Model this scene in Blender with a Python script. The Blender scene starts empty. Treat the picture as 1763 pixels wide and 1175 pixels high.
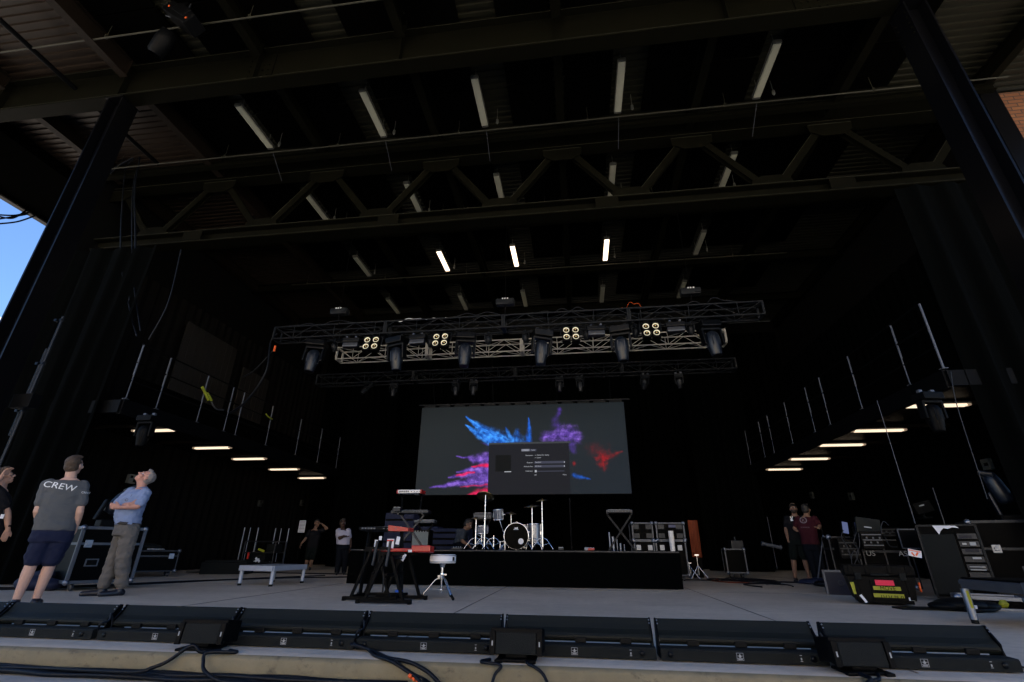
import bpy, bmesh, math, random
from mathutils import Vector, Matrix, noise
from mathutils.bvhtree import BVHTree
random.seed(7)
V = Vector; R = math.radians; PI = math.pi
scn = bpy.context.scene
C = scn.collection

# ------------------------------------------------------------------ camera
FPX, PITCH, YAW, ROLL, EYE = 820.0, R(23.6), R(7.7), R(0.4), 0.63
cam_d = bpy.data.cameras.new('camera'); cam_d.sensor_width = 36; cam_d.lens = FPX / 1763 * 36
cam_d.clip_start = 0.05; cam_d.clip_end = 3000
cam = bpy.data.objects.new('camera', cam_d); C.objects.link(cam); scn.camera = cam
fw = V((-math.sin(YAW) * math.cos(PITCH), math.cos(YAW) * math.cos(PITCH), math.sin(PITCH)))
rt = V((math.cos(YAW), math.sin(YAW), 0)); up = rt.cross(fw)
rt2 = rt * math.cos(ROLL) + up * math.sin(ROLL); up2 = up * math.cos(ROLL) - rt * math.sin(ROLL)
cm = Matrix((rt2, up2, -fw)).transposed().to_4x4(); cm.translation = V((0, 0, EYE)); cam.matrix_world = cm

# ------------------------------------------------------------------ world, sun, exposure
SUN_EL, SUN_AZ = R(58), R(28)          # high, behind the building
EXPO = 1.76
w = bpy.data.worlds.new('World'); scn.world = w; w.use_nodes = True
nt = w.node_tree; bg = nt.nodes['Background']
sk = nt.nodes.new('ShaderNodeTexSky'); sk.sky_type = 'NISHITA'; sk.sun_disc = False
sk.sun_elevation = SUN_EL; sk.sun_rotation = SUN_AZ; sk.altitude = 1500; sk.air_density = 1.0; sk.dust_density = 0.0; sk.ozone_density = 8.0
nt.links.new(sk.outputs[0], bg.inputs[0]); bg.inputs[1].default_value = 0.085
sd = bpy.data.lights.new('sun', 'SUN'); sd.energy = 5.0; sd.angle = R(0.5); sd.color = (1, .95, .87)
sun = bpy.data.objects.new('sun', sd); C.objects.link(sun)
sdir = V((math.sin(SUN_AZ) * math.cos(SUN_EL), math.cos(SUN_AZ) * math.cos(SUN_EL), math.sin(SUN_EL)))
sun.rotation_euler = sdir.to_track_quat('Z', 'Y').to_euler(); sun.location = sdir * 60
vs = scn.view_settings; vs.view_transform = 'Standard'; vs.look = 'None'; vs.exposure = EXPO; vs.gamma = 1; vs.use_curve_mapping = False
scn.render.engine = 'CYCLES'
cy = scn.cycles; cy.use_denoising = True; cy.max_bounces = 7; cy.diffuse_bounces = 4; cy.glossy_bounces = 3; cy.sample_clamp_indirect = 4; cy.caustics_reflective = False; cy.caustics_refractive = False

# ------------------------------------------------------------------ pixel rays (photo pixels, 1763 x 1175)
def ray(px, py):
    return (rt2 * (px - 881.5) - up2 * (py - 587.5) + fw * FPX)
def at(px, py, X=None, Y=None, Z=None):
    r = ray(px, py)
    t = X / r.x if X is not None else Y / r.y if Y is not None else (Z - EYE) / r.z
    return V((0, 0, EYE)) + r * t

# ------------------------------------------------------------------ materials
MT = {}
def mat(name, col, rough=.6, metal=0., var=.15, vscale=6., bump=0., bscale=40., emit=None, estr=0., spec=.5, coat=0.):
    if name in MT: return MT[name]
    m = bpy.data.materials.new(name); m.use_nodes = True; n = m.node_tree; p = n.nodes['Principled BSDF']
    p.inputs['Roughness'].default_value = rough; p.inputs['Metallic'].default_value = metal
    p.inputs['Specular IOR Level'].default_value = spec; p.inputs['Coat Weight'].default_value = coat
    tc = n.nodes.new('ShaderNodeTexCoord')
    nz = n.nodes.new('ShaderNodeTexNoise'); nz.inputs['Scale'].default_value = vscale; nz.inputs['Detail'].default_value = 6
    n.links.new(tc.outputs['Object'], nz.inputs['Vector'])
    mx = n.nodes.new('ShaderNodeMix'); mx.data_type = 'RGBA'
    mx.inputs[6].default_value = tuple(c * (1 - var) for c in col) + (1,); mx.inputs[7].default_value = tuple(min(1, c * (1 + var)) for c in col) + (1,)
    n.links.new(nz.outputs[0], mx.inputs[0]); n.links.new(mx.outputs[2], p.inputs['Base Color'])
    if bump:
        b = n.nodes.new('ShaderNodeBump'); b.inputs['Strength'].default_value = bump; b.inputs['Distance'].default_value = .01
        n2 = n.nodes.new('ShaderNodeTexNoise'); n2.inputs['Scale'].default_value = bscale; n2.inputs['Detail'].default_value = 4
        n.links.new(tc.outputs['Object'], n2.inputs['Vector']); n.links.new(n2.outputs[0], b.inputs['Height']); n.links.new(b.outputs[0], p.inputs['Normal'])
    if emit:
        p.inputs['Emission Color'].default_value = tuple(emit) + (1,); p.inputs['Emission Strength'].default_value = estr
    MT[name] = m; return m
K = 2 ** (-EXPO)                        # screens and lamps are given in picture brightness
def concrete(name, ca, cb, stain, sscale=1.2, samt=.5, streak=0.):
    m = bpy.data.materials.new(name); m.use_nodes = True; n = m.node_tree; p = n.nodes['Principled BSDF']; L = n.links
    tc = n.nodes.new('ShaderNodeTexCoord')
    def nz(scale, detail=8, rough=.6, sx=1, sy=1, sz=1):
        mp = n.nodes.new('ShaderNodeMapping'); mp.inputs['Scale'].default_value = (sx, sy, sz)
        t = n.nodes.new('ShaderNodeTexNoise'); t.inputs['Scale'].default_value = scale; t.inputs['Detail'].default_value = detail; t.inputs['Roughness'].default_value = rough
        L.new(tc.outputs['Object'], mp.inputs[0]); L.new(mp.outputs[0], t.inputs[0]); return t.outputs[0]
    def ramp(src, a, b):
        r = n.nodes.new('ShaderNodeValToRGB'); r.color_ramp.elements[0].position = a; r.color_ramp.elements[1].position = b; L.new(src, r.inputs[0]); return r.outputs[0]
    def mix(f, a, b, k=None):
        x = n.nodes.new('ShaderNodeMix'); x.data_type = 'RGBA'
        if f is None: x.inputs[0].default_value = k
        else: L.new(f, x.inputs[0])
        for i, q in ((6, a), (7, b)):
            if isinstance(q, tuple): x.inputs[i].default_value = q + (1,)
            else: L.new(q, x.inputs[i])
        return x.outputs[2]
    c = mix(ramp(nz(.55, 6, .6, 1, 1.6, 1), .35, .65), ca, cb)
    c = mix(ramp(nz(9, 8, .7), .35, .7), c, mix(None, c, (0.5 * ca[0], .5 * ca[1], .5 * ca[2]), .35))
    s = n.nodes.new('ShaderNodeMath'); s.operation = 'MULTIPLY'; s.inputs[1].default_value = samt
    L.new(ramp(nz(sscale, 10, .75, 1, 1, 1.5), .55, .68), s.inputs[0])
    c = mix(s.outputs[0], c, stain)
    if streak:
        s3 = n.nodes.new('ShaderNodeMath'); s3.operation = 'MULTIPLY'; s3.inputs[1].default_value = streak; L.new(ramp(nz(3.5, 10, .8, .35, 2.2, 1), .52, .72), s3.inputs[0]); c = mix(s3.outputs[0], c, tuple(q * .55 for q in ca))
        s4 = n.nodes.new('ShaderNodeMath'); s4.operation = 'MULTIPLY'; s4.inputs[1].default_value = streak * .8; L.new(ramp(nz(26, 5, .7, 1, .25, 1), .66, .72), s4.inputs[0]); c = mix(s4.outputs[0], c, tuple(q * .35 for q in ca))
    L.new(c, p.inputs['Base Color'])
    rr = n.nodes.new('ShaderNodeMapRange'); L.new(nz(2.3), rr.inputs[0]); rr.inputs[3].default_value = .5; rr.inputs[4].default_value = .85; L.new(rr.outputs[0], p.inputs['Roughness'])
    b = n.nodes.new('ShaderNodeBump'); b.inputs['Strength'].default_value = .25; b.inputs['Distance'].default_value = .006
    L.new(nz(60, 6, .7), b.inputs['Height']); L.new(b.outputs[0], p.inputs['Normal'])
    MT[name] = m; return m
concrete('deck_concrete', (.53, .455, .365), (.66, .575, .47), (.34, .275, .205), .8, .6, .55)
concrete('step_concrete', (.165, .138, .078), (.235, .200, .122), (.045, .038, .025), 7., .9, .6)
concrete('apron_concrete', (.42, .38, .33), (.52, .475, .41), (.2, .18, .16), 1.5, .4)
def brick_mat():
    m = bpy.data.materials.new('brick'); m.use_nodes = True; n = m.node_tree; p = n.nodes['Principled BSDF']; L = n.links
    tc = n.nodes.new('ShaderNodeTexCoord'); sp = n.nodes.new('ShaderNodeSeparateXYZ'); cb = n.nodes.new('ShaderNodeCombineXYZ'); L.new(tc.outputs['Object'], sp.inputs[0])
    ad = n.nodes.new('ShaderNodeMath'); L.new(sp.outputs[0], ad.inputs[0]); L.new(sp.outputs[1], ad.inputs[1]); L.new(ad.outputs[0], cb.inputs[0]); L.new(sp.outputs[2], cb.inputs[1])
    b = n.nodes.new('ShaderNodeTexBrick'); L.new(cb.outputs[0], b.inputs[0]); b.inputs['Scale'].default_value = 1
    b.inputs['Brick Width'].default_value = .3; b.inputs['Row Height'].default_value = .1; b.inputs['Mortar Size'].default_value = .012
    b.inputs['Color1'].default_value = (.15, .055, .022, 1); b.inputs['Color2'].default_value = (.22, .09, .035, 1); b.inputs['Mortar'].default_value = (.055, .03, .02, 1)
    L.new(b.outputs[0], p.inputs['Base Color']); p.inputs['Roughness'].default_value = .85
    bp = n.nodes.new('ShaderNodeBump'); bp.invert = True; bp.inputs['Strength'].default_value = .6; L.new(b.outputs[1], bp.inputs['Height']); L.new(bp.outputs[0], p.inputs['Normal'])
    MT['brick'] = m
brick_mat()
mat('glint_and_pipe', (.030, .030, .022), .4, 0, .5, 9, spec=.2)  # conduit steel; as thin edge strips it paints in reflected sky highlights
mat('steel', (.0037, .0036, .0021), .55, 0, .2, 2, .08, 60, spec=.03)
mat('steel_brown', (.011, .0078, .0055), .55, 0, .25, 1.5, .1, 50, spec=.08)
mat('column_paint', (.0022, .0023, .003), .28, 0, .2, 1.2, .05, 80, spec=.15)
mat('roof_metal_lit', (.022, .015, .0105), .45, .1, .3, 1.2, spec=.15)  # wing roof decking, warm ground light put into the browner colour
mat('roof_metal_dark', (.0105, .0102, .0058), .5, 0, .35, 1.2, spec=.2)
mat('box_grey', (.16, .155, .135), .6, 0, .1, 8)
mat('panel_black', (.0012, .0012, .0011), .85, 0, .3, 5, spec=0.)
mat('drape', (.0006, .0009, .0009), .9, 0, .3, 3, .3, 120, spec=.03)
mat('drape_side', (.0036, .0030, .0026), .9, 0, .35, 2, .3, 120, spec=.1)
mat('wall_dark', (.002, .002, .002), .85, 0, .3, 2, spec=.1)
mat('board_brown', (.0095, .0072, .0054), .7, 0, .3, 3)
mat('black', (.0018, .002, .0024), .5, 0, .2, 9, spec=.07)
mat('black_gloss', (.002, .0025, .0032), .3, 0, .2, 9, spec=.15)
mat('black_rough', (.0032, .0048, .0048), .75, 0, .25, 20, .4, 300, spec=.25)
mat('hood', (.0085, .0105, .0095), .45, 0, .15, 3, .05, 200, spec=.12)
mat('rubber', (.0035, .004, .0045), .55, 0, .2, 10, spec=.12)
mat('cable', (.003, .0045, .008), .42, 0, .2, 10, spec=.2)
mat('alu', (.22, .245, .30), .38, .9, .12, 8)
mat('alu_dull', (.085, .095, .115), .5, .6, .15, 8)
mat('alu_dark', (.028, .031, .037), .45, .7, .2, 8)
mat('alu_truss', (.38, .36, .32), .5, 0, .12, 8)
mat('truss_black', (.010, .012, .015), .45, .1, .2, 8, spec=.15)
mat('chrome', (.75, .77, .82), .15, 1., .05, 10)
mat('laminate', (.001, .0011, .0015), .5, 0, .3, 4, spec=.04)
mat('laminate_blue', (.003, .006, .018), .4, 0, .2, 4, spec=.2)
mat('white_paint', (.75, .76, .78), .5, 0, .06, 8)
mat('lens_off', (.36, .36, .28), .45, 0, .08, 14)
mat('fixture_body', (.05, .052, .045), .5, 0, .1, 8)
mat('lamp_on', (.9, .85, .75), .4, 0, .02, 3, emit=(1, .76, .52), estr=4.5 * K)
mat('lamp_on_low', (.9, .85, .75), .4, 0, .02, 3, emit=(1, .78, .56), estr=1.25 * K)
mat('lamp_end', (.5, .4, .3), .4, 0, .02, 3, emit=(1, .72, .48), estr=.22 * K)
mat('cell_sheen', (.85, .8, .6), .4, 0, .1, 30, emit=(1, .93, .68), estr=.25 * K)  # cells are unlit; the glow paints in the light they reflect
mat('grey_cloth', (.20, .21, .22), .9, 0, .15, 12, .3, 200)
mat('amp_grille', (.16, .19, .20), .8, 0, .2, 60)
mat('blue_blanket', (.002, .007, .035), .8, 0, .3, 6)
mat('red_paint', (.55, .02, .012), .35, 0, .1, 8)
mat('orange_cloth', (.17, .030, .006), .85, 0, .3, 5, .3, 60)
mat('yellow', (.30, .31, .015), .6, 0, .1, 10)
mat('lime', (.30, .34, .02), .7, 0, .1, 10)
mat('pink_tape', (.75, .012, .07), .6, 0, .08, 10)
mat('orange_tape', (.8, .12, .02), .6, 0, .08, 10)
mat('red_small', (.6, .03, .02), .5, 0, .1, 10)
mat('paper', (.7, .72, .78), .7, 0, .05, 10)
mat('drum_shell', (.20, .22, .27), .2, .5, .35, 25)
mat('drum_head_dark', (.0015, .0015, .0012), .4, 0, .1, 4, spec=.03)
mat('drum_head', (.75, .76, .8), .4, 0, .05, 8)
mat('cymbal', (.16, .13, .07), .3, .9, .2, 8)
mat('blue_led', (.005, .02, .10), .4, 0, .1, 9)
mat('red_led', (.8, .05, .05), .4, 0, .1, 9, emit=(1, .05, .03), estr=.6 * K)
mat('blue_strap', (.01, .10, .55), .5, 0, .1, 9)
mat('rubber_white', (.34, .36, .39), .5, 0, .1, 9)
mat('wood_dark', (.10, .05, .03), .6, 0, .25, 5)

# ------------------------------------------------------------------ mesh helpers
class MB:
    def __init__(s): s.v = []; s.f = []; s.sm = []
    def add(s, vs_, fs, smooth=False):
        o = len(s.v); s.v += [V(p) for p in vs_]; s.f += [tuple(i + o for i in q) for q in fs]; s.sm += [smooth] * len(fs); return s
    def box(s, c, d, rz=0, rx=0, ry=0, bev=0.):
        c = V(c); x, y, z = d[0] / 2, d[1] / 2, d[2] / 2; b = min(bev, x * .9, y * .9, z * .9)
        M_ = Matrix.Rotation(rz, 3, 'Z') @ Matrix.Rotation(ry, 3, 'Y') @ Matrix.Rotation(rx, 3, 'X')
        if b <= 0:
            ps = [(i, j, k) for k in (-z, z) for j in (-y, y) for i in (-x, x)]
            fs = [(0, 2, 3, 1), (4, 5, 7, 6), (0, 1, 5, 4), (1, 3, 7, 5), (3, 2, 6, 7), (2, 0, 4, 6)]
        else:
            bm = bmesh.new(); bmesh.ops.create_cube(bm, size=1)
            for q in bm.verts: q.co = V((q.co.x * 2 * x, q.co.y * 2 * y, q.co.z * 2 * z))
            bmesh.ops.bevel(bm, geom=bm.edges[:], offset=b, segments=2, affect='EDGES', profile=.6)
            bm.verts.index_update(); ps = [q.co.copy() for q in bm.verts]; fs = [tuple(q.index for q in f.verts) for f in bm.faces]; bm.free()
        return s.add([c + M_ @ V(p) for p in ps], fs)
    def tube(s, pts, r, n=8, cap=True, r2=None):
        pts = [V(p) for p in pts]; N = len(pts); rings = []; t0 = (pts[1] - pts[0]).normalized()
        a = t0.orthogonal().normalized()
        for i, p in enumerate(pts):
            t = (pts[min(i + 1, N - 1)] - pts[max(i - 1, 0)]).normalized()
            a = (a - t * a.dot(t));  a = a.normalized() if a.length > 1e-6 else t.orthogonal().normalized()
            b = t.cross(a); rr = r if r2 is None else r + (r2 - r) * i / (N - 1)
            rings.append([p + (a * math.cos(2 * PI * k / n) + b * math.sin(2 * PI * k / n)) * rr for k in range(n)])
        vv = [q for g in rings for q in g]
        fs = [(i * n + k, i * n + (k + 1) % n, (i + 1) * n + (k + 1) % n, (i + 1) * n + k) for i in range(N - 1) for k in range(n)]
        s.add(vv, fs, n > 4)
        if cap: s.add(rings[0], [tuple(range(n - 1, -1, -1))]); s.add(rings[-1], [tuple(range(n))])
        return s
    def bar(s, p0, p1, w_, h_, ref=(0, 0, 1)):
        p0, p1 = V(p0), V(p1); t = (p1 - p0).normalized(); a = t.cross(V(ref))
        a = a.normalized() if a.length > 1e-4 else t.orthogonal().normalized(); b = a.cross(t).normalized()
        q = [(-w_ / 2, -h_ / 2), (w_ / 2, -h_ / 2), (w_ / 2, h_ / 2), (-w_ / 2, h_ / 2)]
        return s.add([p + a * i + b * j for p in (p0, p1) for i, j in q], [(0, 1, 2, 3), (7, 6, 5, 4), (0, 4, 5, 1), (1, 5, 6, 2), (2, 6, 7, 3), (3, 7, 4, 0)])
    def lathe(s, prof, c=(0, 0, 0), n=24, axis=(0, 0, 1), smooth=True):
        c = V(c); q = V((0, 0, 1)).rotation_difference(V(axis)); vv = []; m_ = len(prof)
        for k in range(n):
            a = 2 * PI * k / n
            for r_, z in prof: vv.append(c + q @ V((r_ * math.cos(a), r_ * math.sin(a), z)))
        fs = [(k * m_ + i, ((k + 1) % n) * m_ + i, ((k + 1) % n) * m_ + i + 1, k * m_ + i + 1) for k in range(n) for i in range(m_ - 1)]
        return s.add(vv, fs, smooth)
    def prism(s, poly, p0, p1, ref_u, ref_v):
        """extrude a 2-D outline from p0 to p1"""
        p0, p1, a, b = V(p0), V(p1), V(ref_u), V(ref_v); n = len(poly)
        s.add([p + a * x + b * y for p in (p0, p1) for x, y in poly],
              [tuple(range(n - 1, -1, -1)), tuple(range(n, 2 * n))] + [(i, (i + 1) % n, n + (i + 1) % n, n + i) for i in range(n)]); return s
    def ell(s, c, rad, M_=None, n=14, m=9):
        c = V(c); vv = [V((0, 0, 1))]
        for i in range(1, m):
            t = PI * i / m
            for k in range(n): vv.append(V((math.sin(t) * math.cos(2 * PI * k / n), math.sin(t) * math.sin(2 * PI * k / n), math.cos(t))))
        vv.append(V((0, 0, -1))); fs = [(0, 1 + k, 1 + (k + 1) % n) for k in range(n)]
        for i in range(m - 2):
            for k in range(n): a = 1 + i * n; fs.append((a + k, a + n + k, a + n + (k + 1) % n, a + (k + 1) % n))
        l = len(vv) - 1; a = 1 + (m - 2) * n; fs += [(a + k, l, a + (k + 1) % n) for k in range(n)]
        vv = [V((p.x * rad[0], p.y * rad[1], p.z * rad[2])) for p in vv]
        if M_: vv = [M_ @ p for p in vv]
        return s.add([c + p for p in vv], fs, True)
    def cap(s, p0, r0, p1, r1, n=12):
        """rounded, tapering limb"""
        p0, p1 = V(p0), V(p1); t = p1 - p0; L_ = t.length; t = t / max(L_, 1e-6); prof = []
        for i in range(5): a = PI / 2 * i / 4; prof.append((r0 * math.sin(a), -r0 * math.cos(a)))
        for i in range(5): a = PI / 2 * i / 4; prof.append((r1 * math.cos(a), L_ + r1 * math.sin(a)))
        prof[0] = (1e-4, prof[0][1]); prof[-1] = (1e-4, prof[-1][1]); return s.lathe(prof, p0, n, t)
    def loft(s, secs, n=20, pw=2.4):
        """closed body through elliptical sections (centre, half width, half depth, yaw)"""
        rings = []
        for c, a, b, yw in secs:
            g = []
            for k in range(n):
                t = 2 * PI * k / n; ct, st = math.cos(t), math.sin(t)
                x = a * math.copysign(abs(ct) ** (2 / pw), ct); y = b * math.copysign(abs(st) ** (2 / pw), st)
                g.append(V(c) + Matrix.Rotation(yw, 3, 'Z') @ V((x, y, 0)))
            rings.append(g)
        N = len(rings); s.add([p for g in rings for p in g], [(i * n + k, i * n + (k + 1) % n, (i + 1) * n + (k + 1) % n, (i + 1) * n + k) for i in range(N - 1) for k in range(n)], True)
        s.add(rings[0], [tuple(range(n - 1, -1, -1))]); s.add(rings[-1], [tuple(range(n))]); return s
    def xf(s, M_):
        s.v = [M_ @ p for p in s.v]; return s
    def build(s, name, m, parent=None, mesh_only=False):
        me = bpy.data.meshes.new(name); me.from_pydata([tuple(p) for p in s.v], [], s.f)
        me.polygons.foreach_set('use_smooth', s.sm); me.update()
        me.materials.append(MT[m] if isinstance(m, str) else m)
        bm = bmesh.new(); bm.from_mesh(me); bmesh.ops.recalc_face_normals(bm, faces=bm.faces[:]); bm.to_mesh(me); bm.free()
        if mesh_only: return me
        o = bpy.data.objects.new(name, me); C.objects.link(o)
        if parent: o.parent = parent
        return o
def tag(o, label=None, cat=None, group=None, kind=None):
    for k, x in (('label', label), ('category', cat), ('group', group), ('kind', kind)):
        if x: o[k] = x
    return o
def thing(name, label, cat, loc=(0, 0, 0), rz=0, group=None):
    o = bpy.data.objects.new(name, None); o.empty_display_size = .1; C.objects.link(o); o.location = loc; o.rotation_euler = (0, 0, rz)
    return tag(o, label, cat, group)
def dup(root, loc=None, rz=None, label=None, group=None, rot=None):
    r = root.copy(); C.objects.link(r)
    if loc is not None: r.location = loc
    if rz is not None: r.rotation_euler = (0, 0, rz)
    if rot is not None: r.rotation_euler = rot
    if label: r['label'] = label
    if group: r['group'] = group
    for ch in list(root.children):
        c = ch.copy(); C.objects.link(c); c.parent = r
        for g in list(ch.children):
            d = g.copy(); C.objects.link(d); d.parent = c
    return r
def smooth_path(pts, k=6):
    pts = [V(p) for p in pts]; out = []
    for i in range(len(pts) - 1):
        p0, p1, p2, p3 = pts[max(i - 1, 0)], pts[i], pts[i + 1], pts[min(i + 2, len(pts) - 1)]
        for j in range(k):
            t = j / k; out.append(.5 * ((2 * p1) + (p2 - p0) * t + (2 * p0 - 5 * p1 + 4 * p2 - p3) * t * t + (3 * p1 - p0 - 3 * p2 + p3) * t ** 3))
    return out + [pts[-1]]
def cable(name, label, pts, r, m='cable', cat='cable', group=None, k=7):
    c = sum((V(p) for p in pts), V((0, 0, 0))) / len(pts); c.z = 0
    o = MB().tube([p - c for p in smooth_path(pts, k)], r, 7).build(name, m); o.location = c; return tag(o, label, cat, group)
def text_mesh(s, size, extr=.001):
    cu = bpy.data.curves.new('t', 'FONT'); cu.body = s; cu.size = size; cu.align_x = 'CENTER'; cu.align_y = 'CENTER'; cu.extrude = extr
    o = bpy.data.objects.new('t', cu); C.objects.link(o); bpy.context.view_layer.update()
    me = bpy.data.meshes.new_from_object(o.evaluated_get(bpy.context.evaluated_depsgraph_get())); bpy.data.objects.remove(o); return me
def text(name, s, size, m, parent, M4, extr=.001):
    me = text_mesh(s, size, extr); me.transform(M4); me.materials.clear(); me.materials.append(MT[m]); me.name = name
    o = bpy.data.objects.new(name, me); C.objects.link(o); o.parent = parent; return o
FRONT = Matrix.Rotation(PI / 2, 4, 'X')       # text in XY -> stands up in XZ, read from -Y
ORD = ['first', 'second', 'third', 'fourth', 'fifth', 'sixth', 'seventh', 'eighth', 'ninth', 'tenth']
# ================================================================== the setting
ZR = 9.93           # underside of the roof deck
GX = [-11.8, -8.85, -5.9, -2.95, 0, 2.95, 5.9, 8.85]
def struct(o): return tag(o, kind='structure')
g = MB().add([(-900, -900, -.137), (900, -900, -.137), (900, 900, -.137), (-900, 900, -.137)], [(0, 1, 2, 3)]).build('ground', 'apron_concrete'); struct(g)
b = MB().box((-1.5, 11.95, -.067), (27.6, 17.0, .132)); struct(b.build('stage_floor', 'deck_concrete'))
n = 90
e = MB(); x0, x1 = -15.3, 12.3; pv = []                       # worn front face of the step
for i in range(n + 1):
    x = x0 + (x1 - x0) * i / n; j = noise.noise(V((x * 1.7, 0, 0))) * .006
    pv += [(x, 3.30 + j, -.135), (x, 3.292 + j, -.02), (x, 3.302 + j * .5, -.006), (x, 3.325, .003), (x, 3.452, .003)]
e.add(pv, [(i * 5 + k, i * 5 + 5 + k, i * 5 + 6 + k, i * 5 + 1 + k) for i in range(n) for k in range(4)], True)
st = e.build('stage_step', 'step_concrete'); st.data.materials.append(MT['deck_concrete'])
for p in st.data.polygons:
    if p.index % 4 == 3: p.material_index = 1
struct(st)
j = MB()                                                        # control joints in the slab, as thin dark grooves
for x, wd in ((-1.37, .012), (1.86, .012), (-4.6, .012), (5.1, .012)): j.box((x, 11.7, .002), (wd, 16.4, .003))
for y in (9.2, 14.4): j.box((-1.5, y, .0028), (27, .010, .003))
mat('groove', (.20, .17, .14), .9); struct(j.build('floor_joints', 'groove'))

# corrugated roof deck, ribs running along X
def corrugated(xa, xb, ya, yb, z, m, name, pitch=.152, dep=.036):
    mb = MB(); y = ya; pts = []
    while y < yb:
        for dy, dz in ((0, 0), (.42, 0), (.5, 1), (.92, 1), (1, 0)): pts.append((min(y + dy * pitch, yb), z + dz * dep))
        y += pitch
    vv = [];
    for yy, zz in pts: vv += [(xa, yy, zz), (xb, yy, zz)]
    mb.add(vv, [(2 * i, 2 * i + 1, 2 * i + 3, 2 * i + 2) for i in range(len(pts) - 1)])
    mb.box(((xa + xb) / 2, (ya + yb) / 2, z + .22), (xb - xa, yb - ya, .1))
    return mb.build(name, m)
RF = 3.35            # front edge of the roof
struct(corrugated(-9.0, 12.4, RF, 20.4, ZR, 'roof_metal_dark', 'roof')); struct(corrugated(-15.3, -9.01, RF, 20.4, ZR + .004, 'roof_metal_lit', 'wing_roof'))
o = MB().box((-14.25, (RF + 20.4) / 2, 9.62), (2.3, 20.4 - RF, .06)); o.box((-15.42, (RF + 20.4) / 2, 9.80), (.12, 20.4 - RF, .62)); o.box((-13.1, (RF + 20.4) / 2, 9.73), (.02, 20.4 - RF, .3))
struct(o.build('roof_soffit', 'panel_black')); struct(MB().box((-15.43, (RF + 20.4) / 2, 9.47), (.16, 20.4 - RF, .05)).build('roof_edge_strip', 'board_brown'))
o = MB().box((-1.5, RF - .08, 9.85), (27.9, .14, .7)); struct(o.build('roof_fascia', 'steel_brown'))

# unseen pale stand added behind the camera to bounce warm daylight onto the deck
mat('bounce_wall', (.70, .61, .49), .85, 0, .08, .5)
gs = thing('bounce_stand', 'added pale stand, out of view, bouncing daylight into the open front of the stage', 'bounce_stand', (-2, -21, -.16))
q = MB()
for k_ in range(14): q.box((0, -.9 * k_ - .45, .35 + .35 * k_), (64, .9, .7 + .7 * k_ if k_ < 1 else .7 + .7 * k_))
q.build('bounce_step', 'bounce_wall', gs)
q = MB(); q.box((0, -14.5, 11), (64, 4, 22)); q.build('bounce_rear_wall', 'bounce_wall', gs)
for k_ in range(8): q = MB(); q.box((-28 + 8 * k_, -12.47, 17), (5, .06, 2.2)); q.build('window', 'black_gloss', gs)
# I-sections
def ibeam(mb, p0, p1, w_, h_, tf=.025, tw=.015, upv=(0, 0, 1)):
    p0, p1, u = V(p0), V(p1), V(upv); t = (p1 - p0).normalized(); s_ = t.cross(u).normalized(); a, c_, f, q = w_ / 2, h_ / 2, tf, tw / 2
    mb.prism([(-a, -c_), (a, -c_), (a, -c_ + f), (q, -c_ + f), (q, c_ - f), (a, c_ - f), (a, c_), (-a, c_), (-a, c_ - f), (-q, c_ - f), (-q, -c_ + f), (-a, -c_ + f)], p0, p1, s_, u); return mb
def steel(name, label, cat, f, m='steel', group=None, loc=(0, 0, 0)):
    mb = MB(); f(mb); o = mb.build(name, m); o.location = loc; return tag(o, label, cat, group)
# main beam across the opening, with stiffener plates and a splice
mbm = thing('roof_beam', 'deepest dark steel I-beam crossing over the stage between the two columns', 'beam', (-1.5, 5.83, 8.93))
q = MB(); ibeam(q, (-13.8, 0, .45), (7.5, 0, .45), .28, .90, .035, .02); q.build('web_section', 'steel', mbm)
q = MB(); q.box((-3.15, -.142, .036), (21.2, .004, .004)); q.box((-3.15, -.142, .866), (21.2, .004, .004)); q.build('flange_highlight', 'glint_and_pipe', mbm)  # painted sky highlight along the flange lips
for x in (-5.9, 4.4):
    q = MB(); q.box((x + 1.5, -.02, .45), (.6, .03, .7))
    for i in range(4):
        for jx in (-.2, -.08, .08, .2): q.tube([(x + 1.5 + jx, -.034, .22 + i * .15), (x + 1.5 + jx, -.052, .22 + i * .15)], .016, 6)
    q.build('splice_plate', 'steel', mbm)
for i, gx in enumerate(GX[:-1]):
    q = MB(); q.box((gx + 1.5, -.073, .45), (.02, .125, .825)); q.box((gx + 1.5, .073, .45), (.02, .125, .825)); q.build('stiffener', 'steel', mbm)
# columns
def column(x, label):
    t = thing('steel_column', label, 'column', (x, 5.885, 0), 0, 'columns holding up the front beam')
    q = MB(); ibeam(q, (0, 0, 0.03), (0, 0, 8.925), .34, .35, .03, .02, (1, 0, 0)); q.build('shaft', 'column_paint', t)
    q = MB(); q.box((0, 0, .015), (.55, .55, .03)); q.box((0, 0, 8.91), (.4, .4, .03)); q.build('base_plate', 'column_paint', t)
    q = MB()
    for i in range(5):
        for sx in (-.12, .12): q.tube([(sx * .0 + (.1756 if x < 0 else -.1756), sx, 8.2 + i * .12), ((.197 if x < 0 else -.197), sx, 8.2 + i * .12)], .017, 6)
    q.build('bolt_group', 'steel', t)
    return t
column(-8.87, 'dark painted steel column beside the open sky, lit along its edges')
column(5.82, 'dark painted steel column near the brick wall, with pale edge highlights')
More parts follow.
